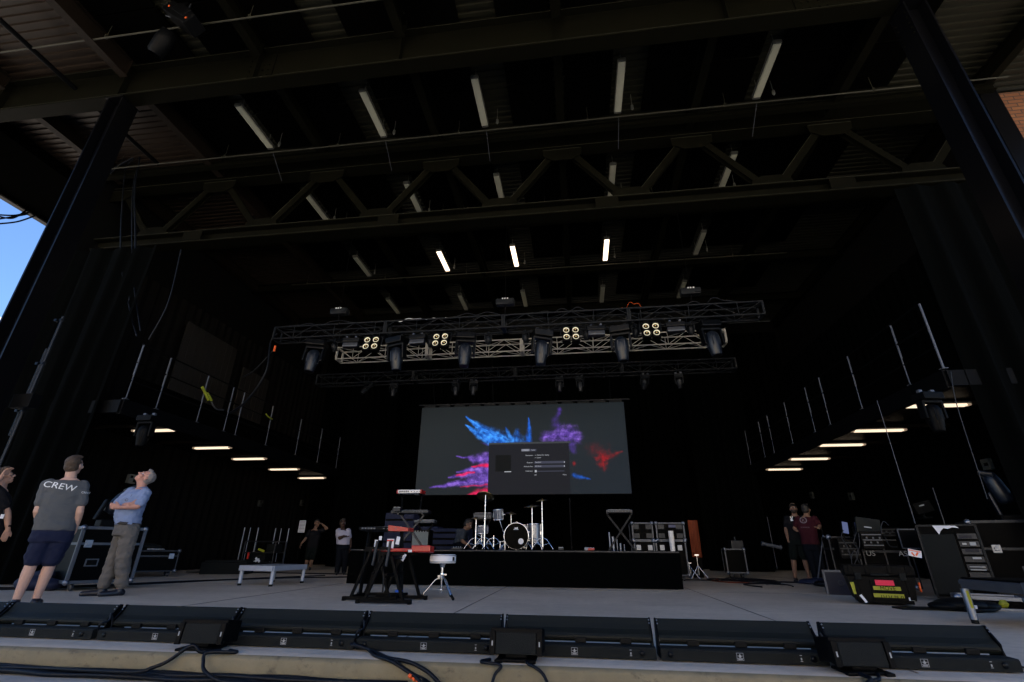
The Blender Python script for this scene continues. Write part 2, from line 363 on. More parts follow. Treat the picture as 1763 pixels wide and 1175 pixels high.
# joists running front to back
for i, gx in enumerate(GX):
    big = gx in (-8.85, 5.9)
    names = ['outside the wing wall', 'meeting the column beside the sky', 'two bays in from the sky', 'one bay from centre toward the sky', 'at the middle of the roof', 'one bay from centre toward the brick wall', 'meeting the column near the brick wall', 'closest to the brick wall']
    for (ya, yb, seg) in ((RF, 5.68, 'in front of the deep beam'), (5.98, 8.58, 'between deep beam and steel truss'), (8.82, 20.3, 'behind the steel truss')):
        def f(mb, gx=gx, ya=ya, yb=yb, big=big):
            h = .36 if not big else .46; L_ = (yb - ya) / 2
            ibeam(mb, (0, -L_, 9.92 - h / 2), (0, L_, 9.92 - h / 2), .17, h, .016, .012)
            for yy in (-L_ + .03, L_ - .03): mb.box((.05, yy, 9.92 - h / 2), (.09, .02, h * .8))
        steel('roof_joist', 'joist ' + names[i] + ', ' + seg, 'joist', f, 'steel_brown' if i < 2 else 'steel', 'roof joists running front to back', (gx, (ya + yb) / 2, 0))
# cross beams behind
for y, l in ((11.6, 'first'), (14.5, 'second'), (17.4, 'third')):
    steel('cross_beam', 'dark steel beam across the ceiling, %s behind the steel truss' % l, 'beam', lambda mb: ibeam(mb, (-10.5, 0, 9.66), (10.5, 0, 9.66), .2, .3, .015, .012), 'steel', 'cross beams under the rear roof', (-1.5, y, 0))
steel('cross_beam', 'shallow steel channel crossing the ceiling just before the steel truss', 'beam', lambda mb: ibeam(mb, (-10.4, 0, 9.42), (10.4, 0, 9.42), .12, .16, .012, .01), 'steel', None, (-1.5, 8.15, 0))
# the large truss
tr = thing('steel_truss', 'large olive steel truss with diagonal members spanning the stage opening', 'truss', (-1.475, 8.7, 0))
q = MB(); ibeam(q, (-10.4, 0, 9.62), (10.4, 0, 9.62), .34, .56, .03, .02); q.build('top_chord', 'steel', tr)
q = MB(); ibeam(q, (-10.4, 0, 7.60), (10.4, 0, 7.60), .32, .33, .03, .02, (0, 0, 1)); q.build('bottom_chord', 'steel', tr)
q = MB(); q.box((0, -.162, 7.765), (20.8, .004, .006)); q.box((0, -.162, 7.466), (20.8, .004, .004)); q.box((0, -.172, 9.345), (20.8, .004, .004)); q.build('flange_highlight', 'glint_and_pipe', tr)  # chord edge highlights, painted as pale strips
for x in (-7.6, -2.6, 2.4, 7.2): q = MB(); q.box((x, -.168, 7.60), (.5, .012, .26)); q.build('splice_plate', 'steel', tr)
tops = [gx + 1.475 for gx in GX]; bots = [(tops[i] + tops[i + 1]) / 2 for i in range(7)]
for i, bx in enumerate(bots):
    for tx in (tops[i], tops[i + 1]):
        d = 1 if tx > bx else -1
        q = MB(); a_ = (tx - d * .22, 0, 9.22); b_ = (bx + d * .16, 0, 7.80); ibeam(q, a_, b_, .15, .13, .012, .012, (0, 1, 0)); o = q.build('diagonal', 'steel', tr)
        if d > 0: q = MB(); q.bar(V(a_) + V((-.055, -.068, .055)), V(b_) + V((-.055, -.068, .055)), .006, .006); q.build('flange_highlight', 'glint_and_pipe', o)
    q = MB(); q.prism([(-.42, 0), (.42, 0), (.40, .14), (.2, .26), (-.2, .26), (-.40, .14)], (bx, -.095, 7.772), (bx, -.08, 7.772), (1, 0, 0), (0, 0, 1)); q.build('gusset_plate', 'steel', tr)
for tx in tops:
    q = MB(); q.prism([(-.46, 0), (.46, 0), (.44, -.2), (.2, -.34), (-.2, -.34), (-.44, -.2)], (tx, -.095, 9.338), (tx, -.08, 9.338), (1, 0, 0), (0, 0, 1)); o = q.build('gusset_plate', 'steel', tr); q = MB(); q.box((tx, -.098, 9.334), (.9, .008, .008)); q.build('plate_highlight', 'glint_and_pipe', o)  # pale strip paints a highlight on the gusset top

# acoustic boards under the deck
bm_ = MB().box((0, 0, 0), (.98, 1.02, .05), bev=.008).build('p', 'panel_black', mesh_only=True); bw = MB().box((0, 0, 0), (1.32, 1.02, .05), bev=.008).build('p', 'panel_black', mesh_only=True)
kk = 0
rows = [(4.2, 'row in front of the deep beam'), (5.24, 'row touching the deep beam'), (6.62, 'row just behind the deep beam'), (7.70, 'row above the first strip lights'), (9.5, 'row just behind the steel truss'), (10.56, 'row before the first cross beam'), (12.3, 'row behind the first cross beam'), (13.36, 'row over the lit strip lights'), (15.2, 'row behind the second cross beam'), (16.3, 'row near the third cross beam'), (18.0, 'last row by the rear drape')]
for gi, gx in enumerate(GX[1:-1]):
    for sx in (-1, 1):
        wide = (gi == 0 and sx == 1) or (gi == 5 and sx == -1) or gi == 5
        for y, lr in rows:
            if gi == 0 and sx == -1: continue
            o = bpy.data.objects.new('acoustic_panel', bw if wide and sx == (1 if gi == 0 else -1) else bm_); C.objects.link(o)
            o.location = (gx + sx * (.80 if o.data is bw else .63), y, 9.868 - random.random() * .02)
            side = 'open-sky side' if sx < 0 else 'brick-wall side'
            tag(o, 'black board, %s, %s of %s joist' % (lr, side, ORD[gi]), 'ceiling panel', 'black acoustic boards under the roof')

# strip lights under the roof
def strip_light(lit):
    t = thing('strip_light', 'x', 'ceiling light')
    q = MB(); q.box((0, 0, .045), (.17, 1.24, .06), bev=.012); q.tube([(0, -.5, .07), (0, -.5, .40)], .008, 6); q.tube([(0, .5, .07), (0, .5, .40)], .008, 6); q.build('housing', 'fixture_body', t)
    q = MB(); q.box((0, 0, 0), (.145, 1.18, .05), bev=.02); q.build('diffuser', 'lamp_on' if lit else 'lens_off', t)
    for yy in (-.62, .62): q = MB(); q.box((0, yy, .02), (.15, .03, .09), bev=.01); q.build('end_cap', 'fixture_body', t)
    q = MB()
    for yy in (-.35, .0, .35):
        for sx in (-.083, .083): q.box((sx, yy, .03), (.012, .03, .04))
    q.build('clip_set', 'alu_dull', t)
    return t
off0 = strip_light(False); on0 = strip_light(True); used = set()
cols_ = [-7.0, -4.14, -1.72, 1.26, 4.17]; rws = [7.25, 10.05, 13.2, 16.15]
for ri, y in enumerate(rws):
    for ci, x in enumerate(cols_):
        lit = ri == 2 and ci in (1, 2, 3); src = on0 if lit else off0
        rn = ['row before the steel truss', 'row seen through the truss', 'row with lit lamps', 'rearmost row'][ri]
        lab = '%s strip light, %s from the open side, %s' % ('glowing warm' if lit else 'unlit pale', ORD[ci], rn)
        o = src if src.name not in used else dup(src); used.add(src.name); o.location = (x, y, 9.50); o['label'] = lab; o['group'] = 'strip lights under the roof'
# conduit pipes and hanging rods
for y, z, l, xa, xb in ((7.93, 9.44, 'just before the steel truss', -11.8, 9), (4.92, 9.5, 'in front of the deep beam', -15, 12), (10.75, 9.4, 'behind the steel truss', -10, 8), (13.9, 9.4, 'over the lighting trusses', -10, 7)):
    def f(mb, xa=xa, xb=xb):
        mb.tube([(xa, 0, 0), (-3, 0, -.01), (3, 0, 0), (xb, 0, 0)], .018, 6)
        x = xa + .6
        while x < xb: mb.box((x, 0, .02), (.03, .05, .07)); mb.tube([(x, 0, .03), (x, 0, .42)], .006, 5); x += 2.95
    steel('conduit_pipe', 'thin metal conduit pipe crossing the ceiling ' + l, 'pipe', f, 'glint_and_pipe', 'conduit pipes under the roof', (0, y, z))
for ci, x in enumerate(cols_):
    steel('hanger_rod', 'thin rod hanging behind the %s strip light before the truss' % ORD[ci], 'rod', lambda mb: mb.tube([(0, 0, 0), (0, .52, -.40)], .009, 6), 'alu_dark', 'thin rods by the strip lights', (x + .02, 7.95, 9.43))
    for y, nm in ((7.75, 'before the truss'), (10.55, 'seen through the truss'), (13.55, 'over the stage')):
        def f(mb): mb.tube([(0, 0, .12), (0, 0, .45)], .008, 6); mb.lathe([(.004, .13), (.028, .11), (.032, .02), (.016, -.02), (.002, -.03)], n=10)
        steel('sprinkler_head', 'small pale ceiling sprinkler beside the %s strip light %s' % (ORD[ci], nm), 'sprinkler', f, 'fixture_body', 'sprinkler heads by the strip lights', (x + .30, y, 9.42))
# pipe running front to back outside the column, and upper joist on the open side
steel('conduit_pipe', 'dark pipe running front to back beside the outer roof', 'pipe', lambda mb: mb.tube([(0, RF + 1, 0), (0, 8, 0)], .05, 8), 'black', None, (-10.15, 0, 9.5))
# house walls
o = MB().box((-12.1, 14.3, 4.9), (.24, 12.0, 10)).build('side_wall', 'wall_dark'); tag(o, 'black wing wall behind the side curtain under the open-sky gallery', 'wall')
o = MB().box((9.1, 14.55, 4.9), (.24, 11.5, 10)).build('side_wall', 'wall_dark'); tag(o, 'black wing wall behind the side curtain under the brick-side gallery', 'wall')
o = MB().box((-1.5, 20.35, 4.9), (21.4, .24, 10)).build('back_wall', 'wall_dark'); tag(o, 'black rear wall of the stage behind the drapes', 'wall')
o = MB().box((12.25, 8.85, 4.85), (6.3, .3, 9.95)).build('brick_wall', 'brick'); tag(o, 'orange brick facade wall beside the stage opening under the roof', 'brick wall')
o = MB().box((8.98, 8.62, 4.85), (.36, .5, 9.95), bev=.01).build('wall_pier', 'column_paint'); tag(o, 'dark steel pier at the edge of the brick wall', 'pier')
# drapes
def drape(name, label, p0, p1, z0, z1, m, amp=.07, wl=.34, seed=0, group=None, kx=None):
    p0, p1 = V(p0 + (0,)), V(p1 + (0,)); L_ = (p1 - p0).length; t = (p1 - p0) / L_; nn = V((-t.y, t.x, 0)); N = int(L_ / wl * 9); H = 14; vv = []
    for jz in range(H + 1):
        z = z0 + (z1 - z0) * jz / H; fade = .75 + .25 * (1 - jz / H)
        for i in range(N + 1):
            s_ = L_ * i / N; ph = s_ / wl * 2 * PI + 2.2 * noise.noise(V((s_ * .9, z * .12, seed))); a = amp * fade * (.55 + .8 * abs(noise.noise(V((s_ * .7, z * .15, seed + 5)))))
            vv.append(p0 + t * s_ + nn * (math.sin(ph) * a + .35 * a * math.sin(2.3 * ph + 1)) + V((0, 0, z)))
    fs = [(j_ * (N + 1) + i, j_ * (N + 1) + i + 1, (j_ + 1) * (N + 1) + i + 1, (j_ + 1) * (N + 1) + i) for j_ in range(H) for i in range(N)]
    c = (p0 + p1) / 2; o = MB().add([p - c for p in vv], fs, True).build(name, m); o.location = c
    return tag(o, label, 'curtain', group)
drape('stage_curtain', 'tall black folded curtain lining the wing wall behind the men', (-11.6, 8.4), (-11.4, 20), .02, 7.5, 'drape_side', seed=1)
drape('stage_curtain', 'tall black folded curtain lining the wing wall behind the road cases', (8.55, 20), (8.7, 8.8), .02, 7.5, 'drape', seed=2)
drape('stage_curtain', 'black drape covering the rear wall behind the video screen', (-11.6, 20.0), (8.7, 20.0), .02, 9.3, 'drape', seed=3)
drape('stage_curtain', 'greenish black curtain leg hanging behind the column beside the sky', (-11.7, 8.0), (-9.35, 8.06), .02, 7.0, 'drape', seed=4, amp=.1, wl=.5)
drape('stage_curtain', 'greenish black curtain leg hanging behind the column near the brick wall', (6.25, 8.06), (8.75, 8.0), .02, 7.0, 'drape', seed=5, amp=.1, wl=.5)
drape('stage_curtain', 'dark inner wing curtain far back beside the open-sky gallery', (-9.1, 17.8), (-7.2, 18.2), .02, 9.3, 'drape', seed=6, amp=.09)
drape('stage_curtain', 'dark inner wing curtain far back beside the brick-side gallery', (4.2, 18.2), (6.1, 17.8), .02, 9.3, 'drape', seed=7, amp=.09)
# brown boards above the gallery
for i, (ya, yb, zt) in enumerate(((11.3, 13.5, 6.75), (14.0, 15.5, 6.3))):
    q = MB()
    y = ya
    while y < yb - .05: q.box((0, y - (ya + yb) / 2 + .13, zt / 2 + 1.75), (.05, .235, zt - 3.5), bev=.004); y += .245
    o = q.build('wall_board', 'board_brown'); o.location = (-11.2, (ya + yb) / 2, 0)
    tag(o, ['larger brown ribbed timber board panel above the gallery walkway', 'smaller brown ribbed timber board panel further back above the gallery'][i], 'wall panel', 'brown board panels above the gallery')
# galleries
def gallery(side):
    s_ = -1 if side == 'sky' else 1
    xi = -9.0 if s_ < 0 else 6.0; xo = -11.35 if s_ < 0 else 8.3; y0, y1 = 8.15, 19.2
    ys = [8.2, 8.95, 10.15, 11.1, 11.55, 12.9, 14.5, 15.9, 17.3] if s_ < 0 else [8.15, 9.0, 10.6, 12.0, 12.8, 14.2, 15.6, 16.4, 17.8]
    nm = 'open-sky' if s_ < 0 else 'brick'
    t = thing('gallery', 'dark steel gallery walkway with railing along the %s side of the stage' % nm, 'gallery', (xi, y0, 3.2))
    q = MB(); q.box(((xo - xi) / 2, (y1 - y0) / 2, .04), (abs(xo - xi), y1 - y0, .07)); q.box((0, (y1 - y0) / 2, .0), (.09, y1 - y0, .30)); q.box((-s_ * -.0 + (xo - xi) / 2, 0, .0), (abs(xo - xi), .08, .26)); q.build('walkway', 'black', t)
    for y in ys:
        q = MB(); q.tube([(0, y - y0, .16), (0, y - y0, 1.36)], .019, 8); q.box((0, y - y0, .17), (.09, .09, .012)); q.build('post', 'alu_dull', t)
    for z in (1.36, .95, .55):
        q = MB(); q.tube([(0, 0.02, z), (0, y1 - y0, z)], .017, 8)
        q.build('rail', 'black', t)
    q = MB(); y = y0 + .2
    q.box((-s_ * .0, (y1 - y0) / 2, .42), (.012, y1 - y0, .5)); q.build('kick_panel', 'panel_black', t)
    for y in (9.6, 11.4, 13.2, 15.4): q = MB(); q.bar((.05 * s_, y - y0, -.02), (abs(xo - xi) * s_ * .9, y - y0, -.02), .06, .10); q.build('bracket', 'steel_brown', t)
    return t
gallery('sky'); gallery('brick')
# batten lamps hung under the galleries
def batten():
    t = thing('batten_light', 'x', 'batten light')
    q = MB(); q.box((0, 0, .035), (1.14, .13, .045), bev=.01); q.tube([(-.4, 0, .05), (-.4, 0, .2)], .008, 6); q.tube([(.4, 0, .05), (.4, 0, .2)], .008, 6); q.build('housing', 'fixture_body', t)
    q = MB(); q.box((0, 0, -.012), (1.0, .10, .05), bev=.018); q.build('diffuser', 'lamp_on_low', t)
    for sx in (-1, 1):
        q = MB(); q.box((sx * .535, 0, -.005), (.065, .105, .05), bev=.016); q.build('end_cap', 'lamp_end', t)
    return t
b0 = batten(); first = True
for side, pts in (('open-sky', [(266, 741), (365.5, 771), (429, 790), (489, 808), (537, 823)]), ('brick', [(1611, 698), (1512, 741), (1448, 766), (1393, 790), (1350, 808)])):
    for i, (px, py) in enumerate(pts):
        p = at(px, py, Z=3.12); o = b0 if first else dup(b0); first = False; o.location = p
        o['label'] = 'glowing batten lamp under the %s gallery, %s one counting from the front' % (side, ORD[i]); o['group'] = 'lit batten lamps under the galleries'
# building beyond the open side
p = at(2, 549, Y=22)
t = thing('brick_building', 'pale and red brick building corner beyond the open side of the stage', 'building', (p.x - 6, 22, -.16))
q = MB(); q.box((-.2, 3, (p.z - .1) / 2), (12, 8, p.z - .1)); q.build('wall', 'brick', t)
q = MB(); q.box((-.2, 3, p.z + .05), (12.5, 8.5, .35), bev=.04); q.build('roof', 'white_paint', t)
for k_ in range(3):
    for z in (3, 6.5, 10):
        q = MB(); q.box((-3.6 + k_ * 3.2, -1.03, z), (1.3, .06, 1.7)); q.build('window', 'black_gloss', t)
# cables drooping from the fascia against the sky
for i, (a_, c_, e_) in enumerate((((-6, 370), (25, 371), (50, 366)), ((-6, 378), (20, 374), (48, 369)), ((-6, 386), (30, 382), (60, 372)), ((-6, 372), (22, 376), (46, 362)))):
    cable('overhead_cable', ['thickest', 'second', 'lowest', 'uppermost'][i] + ' black cable drooping across the blue sky under the roof edge', [at(*a_, X=-15.36), at(*c_, X=-15.2), at(*e_, X=-15.3)], .022, 'black', group='cables against the sky')
# ================================================================== riser and video screen
rs = thing('stage_riser', 'low black draped riser carrying the drum kit and keyboards', 'riser', (-1.33, 11.75, 0), -.018)
q = MB(); q.box((0, 0, .585), (6.2, 4.2, .05), bev=.006); q.build('deck', 'black', rs)
def skirt(mb, pts, z0, z1, amp):
    vv = []; P = []
    for a_, b_ in zip(pts[:-1], pts[1:]):
        a_, b_ = V(a_), V(b_); n_ = int((b_ - a_).length / .04)
        for i in range(n_): P.append((a_.lerp(b_, i / n_), (b_ - a_).normalized()))
    P.append((V(pts[-1]), P[-1][1]))
    for jz in range(5):
        z = z0 + (z1 - z0) * jz / 4
        for i, (p, t) in enumerate(P):
            a = amp * (1 - .8 * jz / 4) * (math.sin(i * .62 + 2 * noise.noise(V((i * .05, 0, 1)))) + .5 * math.sin(i * .23)); vv.append((p.x + t.y * a, p.y - t.x * a, z))
    N = len(P); mb.add(vv, [(j_ * N + i, j_ * N + i + 1, (j_ + 1) * N + i + 1, (j_ + 1) * N + i) for j_ in range(4) for i in range(N - 1)], True)
q = MB(); skirt(q, [(-3.11, 2.1, 0), (-3.11, -2.12, 0), (3.11, -2.12, 0), (3.11, 2.1, 0)], .012, .575, .012); q.build('skirt', 'drape', rs)
q = MB(); q.box((0, -2.105, .598), (6.2, .03, .02)); q.build('edge_trim', 'alu_dark', rs)
q = MB()
for x in (-3, 3):
    for y in (-2, 0, 2): q.tube([(x, y, 0), (x, y, .56)], .024, 8)
q.build('leg_set', 'alu_dull', rs)

SX0, SX1, SY, SZ0, SZ1 = -5.03, 1.56, 15.0, 2.15, 4.93
sw, sh = SX1 - SX0, SZ1 - SZ0
sc_ = thing('video_screen', 'large LED video screen showing blue, purple and red powder bursts', 'video screen', ((SX0 + SX1) / 2, SY, SZ0))
# the picture it shows, one colour per small tile
NX, NY = 430, 182
def sm(a, b, x): t = max(0, min(1, (x - a) / (b - a))); return t * t * (3 - 2 * t)
def uv(x, y): return ((x - 97) / 1580 * 2.37, (y - 92) / 668)
PL = []
def plume(pts, col, hot=None, edge=.5, ns=7., gain=1.): PL.append(([(uv(x, y), r_ / 668) for x, y, r_ in pts], col, hot, edge, ns, gain))
BL, BL2 = (.012, .12, .62), (.08, .42, 1.0); PU, PU2 = (.10, .045, .36), (.30, .16, .62); PK = (.75, .015, .10); RD = (.32, .008, .012)
plume([(455, 172, 3), (540, 240, 22), (640, 310, 46), (745, 375, 62)], BL, BL2, .35, 9, 1.1)
plume([(458, 238, 4), (540, 300, 22), (650, 365, 34)], BL, BL2, .35, 9, 1.)
plume([(770, 265, 6), (800, 320, 16), (830, 370, 24)], BL, BL2, .5, 11, .8)
plume([(865, 300, 22), (860, 360, 52)], BL, BL2, .8, 8, .7)
plume([(950, 195, 3), (958, 260, 13), (955, 330, 22), (950, 375, 28)], BL, None, .6, 9, .85)
plume([(1192, 140, 20), (1185, 160, 18)], PU, None, .8, 9, .6)
plume([(1190, 165, 10), (1150, 230, 30), (1175, 280, 40)], PU, None, 1.1, 8, .4)
plume([(1075, 345, 34), (1160, 340, 52), (1255, 320, 62), (1310, 350, 45)], PU, PU2, .8, 8, 1.)
plume([(1260, 380, 50), (1285, 455, 22)], PU, None, .9, 8, .4)
plume([(1490, 500, 44), (1490, 560, 38)], RD, None, 1.5, 12, .55)
plume([(1480, 525, 40), (1640, 462, 4)], RD, None, 1.3, 12, .5)
plume([(1430, 440, 50), (1500, 480, 60)], RD, None, 1.6, 12, .25)
plume([(1282, 545, 14), (1284, 550, 12)], RD, None, 1, 9, .6)
plume([(1278, 628, 14), (1330, 642, 14), (1395, 660, 3)], BL, None, .5, 9, .55)
plume([(397, 478, 3), (480, 492, 10), (545, 508, 34), (640, 500, 54)], PU, PU2, .6, 9, .95)
plume([(405, 600, 4), (500, 582, 18), (650, 580, 52)], PU, PU2, .6, 9, .95)
plume([(345, 635, 6), (450, 620, 20), (640, 630, 46)], PU, PU2, .8, 10, .8)
plume([(205, 706, 5), (330, 692, 15), (470, 672, 27), (640, 660, 44)], PU, PU2, .6, 9, 1.)
plume([(520, 560, 4), (640, 550, 17)], PK, None, .5, 10, 1.)
plume([(405, 622, 6), (470, 612, 11), (540, 596, 8)], PK, None, .5, 10, .9)
plume([(495, 765, 8), (560, 752, 22), (645, 735, 26)], PK, None, .5, 10, .9)
plume([(440, 705, 3), (640, 690, 8)], PK, None, .6, 12, .6)
plume([(580, 380, 4), (640, 398, 8)], PU, None, .7, 9, .4)
def pic(x, y):
    n1 = noise.noise(V((x * 1.2, y * 1.2, 3)))
    g = .5 + .5 * x / 2.37
    r_, gg, bb = .0145 - .002 * g, .0162 + .001 * g, .0155 + .0085 * g * (.6 + .4 * y)
    k = (1 + .16 * n1) * (.82 + .18 * sm(0, .3, y)); c = [r_ * k, gg * k, bb * k]
    for pts, col, hot, edge, ns, gain in PL:
        xs = [p[0][0] for p in pts]; ys = [p[0][1] for p in pts]; mr = max(p[1] for p in pts) * (1.6 + edge)
        if x < min(xs) - mr or x > max(xs) + mr or y < min(ys) - mr or y > max(ys) + mr: continue
        dx, dy = pts[-1][0][0] - pts[0][0][0], pts[-1][0][1] - pts[0][0][1]; l = math.hypot(dx, dy) or 1; dx /= l; dy /= l
        wx = x + .010 * noise.noise(V((x * 14, y * 14, 8))); wy = y + .010 * noise.noise(V((x * 14, y * 14, 18))); best = -9
        for i in range(len(pts) - 1):
            (ax, ay), ra = pts[i]; (bx, by), rb = pts[i + 1]; ex, ey = bx - ax, by - ay; L2 = ex * ex + ey * ey
            t = max(0, min(1, ((wx - ax) * ex + (wy - ay) * ey) / L2)); d = math.hypot(wx - ax - t * ex, wy - ay - t * ey); rr = ra + (rb - ra) * t; best = max(best, (rr - d) / max(rr, .004))
        al = x * dx + y * dy; ac = -x * dy + y * dx
        st = noise.fractal(V((al * ns * .8, ac * ns * 3.6, 2)), 1., 2.1, 4); cl = noise.fractal(V((x * ns * 2.2, y * ns * 2.2, 5)), 1., 2.1, 4)
        fine = noise.noise(V((x * ns * 9, y * ns * 9, 7))); a = sm(-.55, .62 + edge * .8, best + .12 * st + .36 * cl * edge + .20 * fine) ** 1.25
        if a <= 0: continue
        h = max(0, min(1, .5 + .42 * st + .5 * cl + .25 * fine)); col2 = [col[k_] * (.45 + .9 * h) + ((hot[k_] - col[k_]) * h * h * .75 if hot else 0) for k_ in range(3)]
        f = min(1, a * gain)
        c = [c[k_] * (1 - f) + col2[k_] * f for k_ in range(3)]
    line = 1 - .06 * ((int(y * NY) % 3) == 0)
    return [max(0, q_) * line for q_ in c]
me = bpy.data.meshes.new('display'); vv = [(-sw / 2 + sw * i / NX, -.05, sh * (1 - j_ / NY)) for j_ in range(NY + 1) for i in range(NX + 1)]
me.from_pydata(vv, [], [(j_ * (NX + 1) + i, (j_ + 1) * (NX + 1) + i, (j_ + 1) * (NX + 1) + i + 1, j_ * (NX + 1) + i + 1) for j_ in range(NY) for i in range(NX)])
ca = me.color_attributes.new('picture', 'FLOAT_COLOR', 'POINT'); buf = []
for j_ in range(NY + 1):
    for i in range(NX + 1): buf += pic(2.37 * i / NX, j_ / NY) + [1]
ca.data.foreach_set('color', buf)
m = bpy.data.materials.new('display'); m.use_nodes = True; p_ = m.node_tree.nodes['Principled BSDF']; at_ = m.node_tree.nodes.new('ShaderNodeVertexColor'); at_.layer_name = 'picture'
m.node_tree.links.new(at_.outputs[0], p_.inputs['Emission Color']); p_.inputs['Emission Strength'].default_value = 1.25 * K; p_.inputs['Base Color'].default_value = (.01, .01, .011, 1); p_.inputs['Roughness'].default_value = .7; p_.inputs['Specular IOR Level'].default_value = .1; p_.inputs['Base Color'].default_value = (.003, .003, .003, 1)
me.materials.append(m); d_ = bpy.data.objects.new('display', me); C.objects.link(d_); d_.parent = sc_
q = MB(); q.box((0, .02, sh / 2), (sw + .02, .13, sh + .02))
for i in range(1, 13): q.box((-sw / 2 + sw * i / 13, .1, sh / 2), (.03, .05, sh))
q.build('cabinet', 'black', sc_)
q = MB()
for i in range(13):
    x = -sw / 2 + sw * (i + .5) / 13; q.box((x, .02, sh + .045), (.36, .10, .07)); q.box((x + .18, -.0, sh + .03), (.04, .12, .04))
q.build('hanging_bracket', 'truss_black', sc_)
q = MB(); q.tube([(-sw / 2 - .15, .05, sh + .12), (sw / 2 + .2, .05, sh + .12)], .025, 8)
q.build('header_bar', 'alu_dark', sc_)
for x in (-2.9, -.9, 1.2, 2.9):
    q = MB(); q.tube([(x, .05, sh + .12), (x, -.3, 6.55 - SZ0 - .9)], .008, 5); q.build('lifting_wire', 'truss_black', sc_)
def emi(name, c, s=1.): return mat(name, (.002, .002, .002), .7, 0, 0, 3, emit=c, estr=s * K, spec=.02)
emi('win', (.0168, .0172, .0215), 1.); emi('win_side', (.012, .0125, .014)); emi('win_field', (.055, .058, .085), 1.); emi('win_tab', (.26, .27, .33), .8); emi('win_text', (.55, .57, .62), .75); emi('win_edge', (.05, .055, .06)); emi('win_pic', (.0085, .009, .0095))
def sp(x, y):  # photo crop position -> place on the screen
    u_, v_ = (x - (120 - 45 * (y - 90) / 670)) / ((1645 + 60 * (y - 75) / 675) - (120 - 45 * (y - 90) / 670)), (y - 90 + (x - 100) * .016) / 676
    return -sw / 2 + sw * u_, sh * (1 - v_)
wn = None
def rect(name, x0_, y0_, x1_, y1_, m_, dy, parent):
    a_, b_ = sp(x0_, y0_); c_, d2 = sp(x1_, y1_); q = MB(); q.box(((a_ + c_) / 2, -.05 - dy, (b_ + d2) / 2), (abs(c_ - a_), .003, abs(b_ - d2))); return q.build(name, m_, parent)
wn = rect('settings_window', 648, 378, 1264, 748, 'win', .006, sc_)
rect('window_edge', 648, 376, 1262, 379, 'win_edge', .010, wn)
rect('preview_picture', 700, 470, 818, 590, 'win_pic', .010, wn); rect('progress_bar', 768, 590, 820, 595, 'win_text', .012, wn)
rect('tab', 896, 424, 957, 440, 'win_tab', .010, wn); rect('tab', 960, 424, 1008, 440, 'win_field', .010, wn)
rect('menu_field', 994, 515, 1222, 529, 'win_field', .010, wn); rect('menu_field', 994, 544, 1222, 558, 'win_field', .010, wn)
rect('slider', 994, 586, 1218, 588, 'win_field', .010, wn); rect('slider_knob', 998, 580, 1012, 596, 'win_text', .014, wn)
for x in (1217,):
    for y in (521, 550): rect('menu_arrow', 1214, y - 5, 1220, y + 5, 'win_text', .014, wn)
def stext(s, x, y, size=.052, al='L'):
    a_, b_ = sp(x, y); me = text_mesh(s, size, .0006); xs = [v_.co.x for v_ in me.vertices]; wd = max(xs) - min(xs)
    a_ += wd / 2 if al == 'L' else -wd / 2
    me.transform(Matrix.Translation((a_, -.066, b_)) @ FRONT); me.materials.clear(); me.materials.append(MT['win_text']); o = bpy.data.objects.new('caption', me); C.objects.link(o); o.parent = wn
stext('Display', 912, 432, .05); stext('Color', 970, 432, .05)
stext('Resolution:', 984, 471, al='R'); stext('o  Default for display', 998, 470); stext('o  Scaled', 998, 489)
stext('Rotation:', 984, 525, al='R'); stext('Standard', 1000, 523); stext('Refresh Rate:', 984, 554, al='R'); stext('60 Hertz', 1000, 552)
stext('Underscan:', 984, 587, al='R'); stext('Off', 994, 616); stext('More', 1206, 613)

# ================================================================== lighting trusses
def box_truss(name, label, p0, p1, s_, m, rt_=.025, step=.5, cat='truss', br=.012, group=None):
    p0, p1 = V(p0), V(p1); c = (p0 + p1) / 2; L_ = (p1 - p0).length; dr = (p1 - p0).normalized()
    t = thing(name, label, cat, c); h = s_ / 2; a = dr.cross(V((0, 0, 1))).normalized(); b = V((0, 0, 1))
    cs = [a * i * h + b * j_ * h for i in (-1, 1) for j_ in (-1, 1)]
    q = MB()
    for k_ in cs: q.tube([k_ - dr * L_ / 2, k_ + dr * L_ / 2], rt_, 8)
    q.build('chord_set', m, t)
    N = int(L_ / step); q = MB()
    for i in range(N):
        x0_, x1_ = -L_ / 2 + L_ * i / N, -L_ / 2 + L_ * (i + 1) / N
        for (u_, v_) in ((0, 1), (2, 3), (0, 2), (1, 3)):
            s0, s1 = (u_, v_) if i % 2 else (v_, u_); q.tube([cs[s0] + dr * x0_, cs[s1] + dr * x1_], br, 5, False)
        for (u_, v_) in ((0, 1), (2, 3)):
            if i % 2: q.tube([cs[u_] + dr * x0_, cs[v_] + dr * x0_], br, 5, False)
    o = q.build('bracing', m, t)
    nseg = max(1, round(L_ / 3.05))
    for i in range(nseg + 1):
        x = -L_ / 2 + L_ * i / nseg
        q = MB()
        for dd in ((-.02, .02) if 0 < i < nseg else (0,)):
            for (u_, v_) in ((0, 1), (2, 3), (0, 2), (1, 3)): q.bar(cs[u_] + dr * (x + dd), cs[v_] + dr * (x + dd), .05, .05, dr)
        q.build('end_frame', m, t)
    return t
Y1 = 11.0
a_, b_ = at(478, 580, Y=Y1), at(1309, 533, Y=Y1); zt = (a_.z + b_.z) / 2
T1 = box_truss('lighting_truss', 'front black box truss carrying the moving lights', (a_.x, Y1, zt), (b_.x, Y1, zt), .34, 'truss_black', step=.55)
a2, b2 = at(585, 612, Y=12.6), at(1246, 583, Y=12.6); z2 = (a2.z + b2.z) / 2
